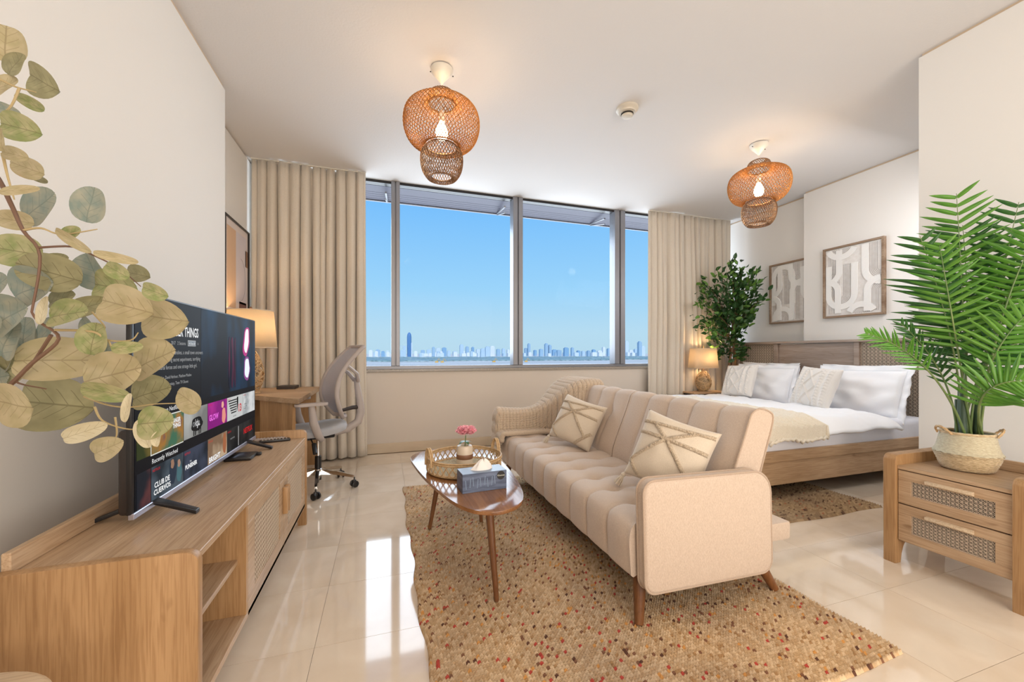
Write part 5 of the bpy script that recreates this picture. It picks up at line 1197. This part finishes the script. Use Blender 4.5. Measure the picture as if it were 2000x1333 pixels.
FX, FY = 4.72, 4.42
t = thing('ficus_tree', 'artificial ficus tree with twisted trunk in the corner behind the bed', 'ficus tree', (FX, FY, 0))
bm = BM(); lathe(bm, [(.09, .001), (.10, .02), (.12, .20), (.125, .22), (.11, .22), (.105, .18)], (FX, FY, 0), 24); obj('pot', bm, 'black', t)
for ph in (0, 2.1, 4.2):
    bm = BM(); pts = []
    for k in range(30):
        s = k/29; pts.append((FX - .05 + .03*math.cos(ph + s*9)*(1 - .2*s) + .06*s - .10*s*(1 - s)*.6, FY + .03*math.sin(ph + s*9)*(1 - .2*s) - .06*s, .15 + 1.55*s))
    tube(bm, pts, [.022*(1 - .5*k/29) for k in range(30)], 8); obj('trunk', bm, 'bark', t)
FL = {'d': leaf_mesh('leaf', 'fig_d', .58, 6, .6, .25), 'l': leaf_mesh('leaf', 'fig_l', .52, 6, .35, .25)}
rnd = random.Random(12); cnt = 0; extra = {'d': BM(), 'l': BM()}
tips = [(1430, 505), (1405, 530), (1365, 552), (1362, 580), (1372, 625), (1360, 632), (1385, 660), (1400, 690), (1440, 660), (1450, 690), (1490, 580), (1485, 545), (1495, 585), (1455, 560), (1490, 600), (1420, 560), (1440, 540), (1400, 600), (1425, 600), (1455, 620), (1475, 525), (1450, 525), (1410, 640), (1450, 640), (1385, 590), (1432, 525), (1466, 595), (1395, 620), (1440, 575), (1385, 560)]
cands = []
for q_, (px_, py_) in enumerate(tips):
    te = at(px_, py_, 5.25 + .35*((q_*7) % 5)/4); te.x = min(te.x, 4.90); te.y = min(te.y, 4.50)
    st = V(FX - .01, FY - .05, 1.0 + .65*max(0, min(1, (720 - py_)/200))); md_ = (st + te)/2 + V(0, 0, .06)
    bm = BM(); B = lambda s: st*(1-s)**2 + md_*2*s*(1-s) + te*s*s; tube(bm, [B(k/8) for k in range(9)], [.007*(1 - .8*k/8) for k in range(9)], 5); obj('branch', bm, 'bark', t)
    for k in range(40):
        s = .35 + .65*rnd.random()**.8; p = B(s) + V(rnd.gauss(0, .045), rnd.gauss(0, .045), rnd.gauss(0, .05)); cands.append((p, ((te - st).normalized() + V(rnd.uniform(-.8, .8), rnd.uniform(-.8, .4), rnd.uniform(-.9, .3))).normalized()))
cands = [(p, d_) for p, d_ in cands if p.x < 5.03 and p.y < 4.58]
cands.sort(key=lambda c_: (c_[0] - EYE).length)
for i, (p, d_) in enumerate(cands):
    tone = 'l' if rnd.random() < (.22 + .3*noise.noise(p*3)) else 'd'; L_ = rnd.uniform(.065, .10); nr = (V(rnd.uniform(-1, 1), rnd.uniform(-1, .1), rnd.uniform(-.3, 1))).normalized(); nr = (nr - d_*nr.dot(d_)).normalized(); sw = d_.cross(nr)
    m4 = Matrix((sw*L_, d_*L_, nr*L_)).transposed().to_4x4()
    if i < 296:
        o = bpy.data.objects.new('leaf', FL[tone]); C.objects.link(o); o.parent = t; m4.translation = p - Vector(t.location); o.matrix_local = m4
    else:
        m4.translation = p; q_ = BM(); q_.from_mesh(FL[tone]); q_.transform(m4); tmp = bpy.data.meshes.new('tmp'); q_.to_mesh(tmp); q_.free(); extra[tone].from_mesh(tmp); bpy.data.meshes.remove(tmp)
for k in 'dl': obj('foliage', extra[k], 'fig_' + k, t, kind='stuff', ang=180)

# ------------------------------------------------------------------ carved panels over the bed
def art(xw, y0, y1, z0, z1, label, kind):
    t = thing('wall_art', label, 'wall art', (xw, (y0 + y1)/2, (z0 + z1)/2), 'pair of carved panels over the bed'); fw = .022; D = .045
    for a, b_ in (((y0, z0), (y1, z0 + fw)), ((y0, z1 - fw), (y1, z1)), ((y0, z0 + fw), (y0 + fw, z1 - fw)), ((y1 - fw, z0 + fw), (y1, z1 - fw))):
        obj('frame_rail', bx((xw - D, a[0], a[1]), (xw - .001, b_[0], b_[1]), .002), 'frame_w', t)
    cv = obj('carved_board', bx((xw - .024, y0 + fw, z0 + fw), (xw - .001, y1 - fw, z1 - fw)), 'canvas', t)
    W_, H_ = y1 - y0 - 2*fw, z1 - z0 - 2*fw; xs = xw - .024
    def P_(a, b_): return V(xs, y1 - fw - a*W_, z0 + fw + b_*H_)     # a from viewer's left, b up
    def clip(q_):
        runs, cur = [], []
        for a, b_ in q_:
            if .015 < a < .985 and .012 < b_ < .988: cur.append((a, b_))
            else:
                if len(cur) > 1: runs.append(cur)
                cur = []
        if len(cur) > 1: runs.append(cur)
        return runs
    def band(path, w_, m='artband', th=.006):
        for run in clip(path): band1(run, w_, m, th)
    nb = [0]
    def dashes(path):
        bm = BM(); acc = 0; on = True
        for (a, b_), (c_, d_) in zip(path, path[1:]):
            p0, p1 = P_(a, b_), P_(c_, d_); L_ = (p1 - p0).length
            if L_ < 1e-6: continue
            k = 0; u_ = (p1 - p0)/L_; sd = V(1, 0, 0).cross(u_)*.0016
            pos = -acc
            while pos < L_:
                s0, s1 = max(pos, 0), min(pos + .0065, L_)
                if s1 > s0 + .0005: obox(bm, p0 + u_*s0 - sd, u_*(s1 - s0), sd*2, V(-.0022, 0, 0))
                pos += .0105
            acc = L_ - (pos - .0105)
            acc = acc % .0105
        if len(bm.verts): obj('stitched_line', bm, 'artline', cv, smooth=False, kind='stuff')
        else: bm.free()
    def band1(path, w_, m, th):
        if m == 'artline': return dashes(path)
        nb[0] += 1; th = .004 + .0011*nb[0]
        bm = BM(); Pn = [Vector(q_) for q_ in path]; L_ = []
        for i, q_ in enumerate(Pn):
            d_ = (Pn[min(i+1, len(Pn)-1)] - Pn[max(i-1, 0)]); d_ = Vector((d_.x*W_, d_.y*H_)).normalized(); nr = Vector((-d_.y/W_, d_.x/H_))*w_/2
            L_.append((q_ + nr, q_ - nr))
        cl = lambda q_: (min(max(q_.x, .01), .99), min(max(q_.y, .01), .99))
        vs_ = [[bm.verts.new(P_(*cl(a)) + V(o_, 0, 0)) for a, o_ in ((l_, 0), (l_, -th), (r_, -th), (r_, 0))] for l_, r_ in L_]
        for A_, B_ in zip(vs_, vs_[1:]):
            for k in range(3): bm.faces.new((A_[k], A_[k+1], B_[k+1], B_[k]))
        bm.faces.new(vs_[0]); bm.faces.new(list(reversed(vs_[-1]))); obj('raised_band' if m == 'artband' else 'carved_line', bm, m, cv, smooth=False)
    def arch(cx_, top, bot, r, up, w_, m='artband', th=.006, straight=1.2):
        rx = r; ry = r*W_/H_; y_c = top if not up else bot
        pts = []
        N_ = 16
        if up:   # U opening upward: semicircle bottom
            pts = [(cx_ - rx, top - (top - bot)*k/24) for k in range(25)] + [(cx_ - rx*math.cos(PI*k/N_), bot - ry*math.sin(PI*k/N_)) for k in range(1, N_)] + [(cx_ + rx, bot + (top - bot)*k/24) for k in range(25)]
        else:
            pts = [(cx_ - rx, bot + (top - bot)*k/24) for k in range(25)] + [(cx_ - rx*math.cos(PI*k/N_), top + ry*math.sin(PI*k/N_)) for k in range(1, N_)] + [(cx_ + rx, top - (top - bot)*k/24) for k in range(25)]
        band(pts, w_, m, th)
    if kind == 0: arcs = [(.02, 1.1, .66, .24, True), (.30, 1.5, 1.05, .26, True), (.30, .75, .30, .24, True), (.98, 1.1, .62, .26, True), (.02, .36, -.2, .22, False), (.66, -.02, -.5, .22, False), (.98, .32, -.3, .22, False)]
    else: arcs = [(.30, .78, .30, .24, False), (.02, 1.2, .62, .2, True), (.72, 1.2, .80, .24, True), (.74, .50, -.2, .22, False), (.30, .08, -.3, .2, False), (.98, .9, .5, .2, True), (.02, .3, -.3, .18, False)]
    for (c_, tp, bt_, r_, up_) in arcs:
        arch(c_, tp, bt_, r_, up_, .062)
        for e_ in (-.075, -.10, -.125, -.15, -.175, -.20): 
            if r_ + e_ > .02: arch(c_, tp, bt_, r_ + e_, up_, .0028, 'artline', .0025)
art(4.96, 2.71, 3.31, 1.555, 2.365, 'carved arch-pattern panel in weathered frame, nearer the palm and in full view', 0)
art(5.08, 3.49, 4.09, 1.545, 2.35, 'carved arch-pattern panel in weathered frame, half hidden by the wall corner', 1)
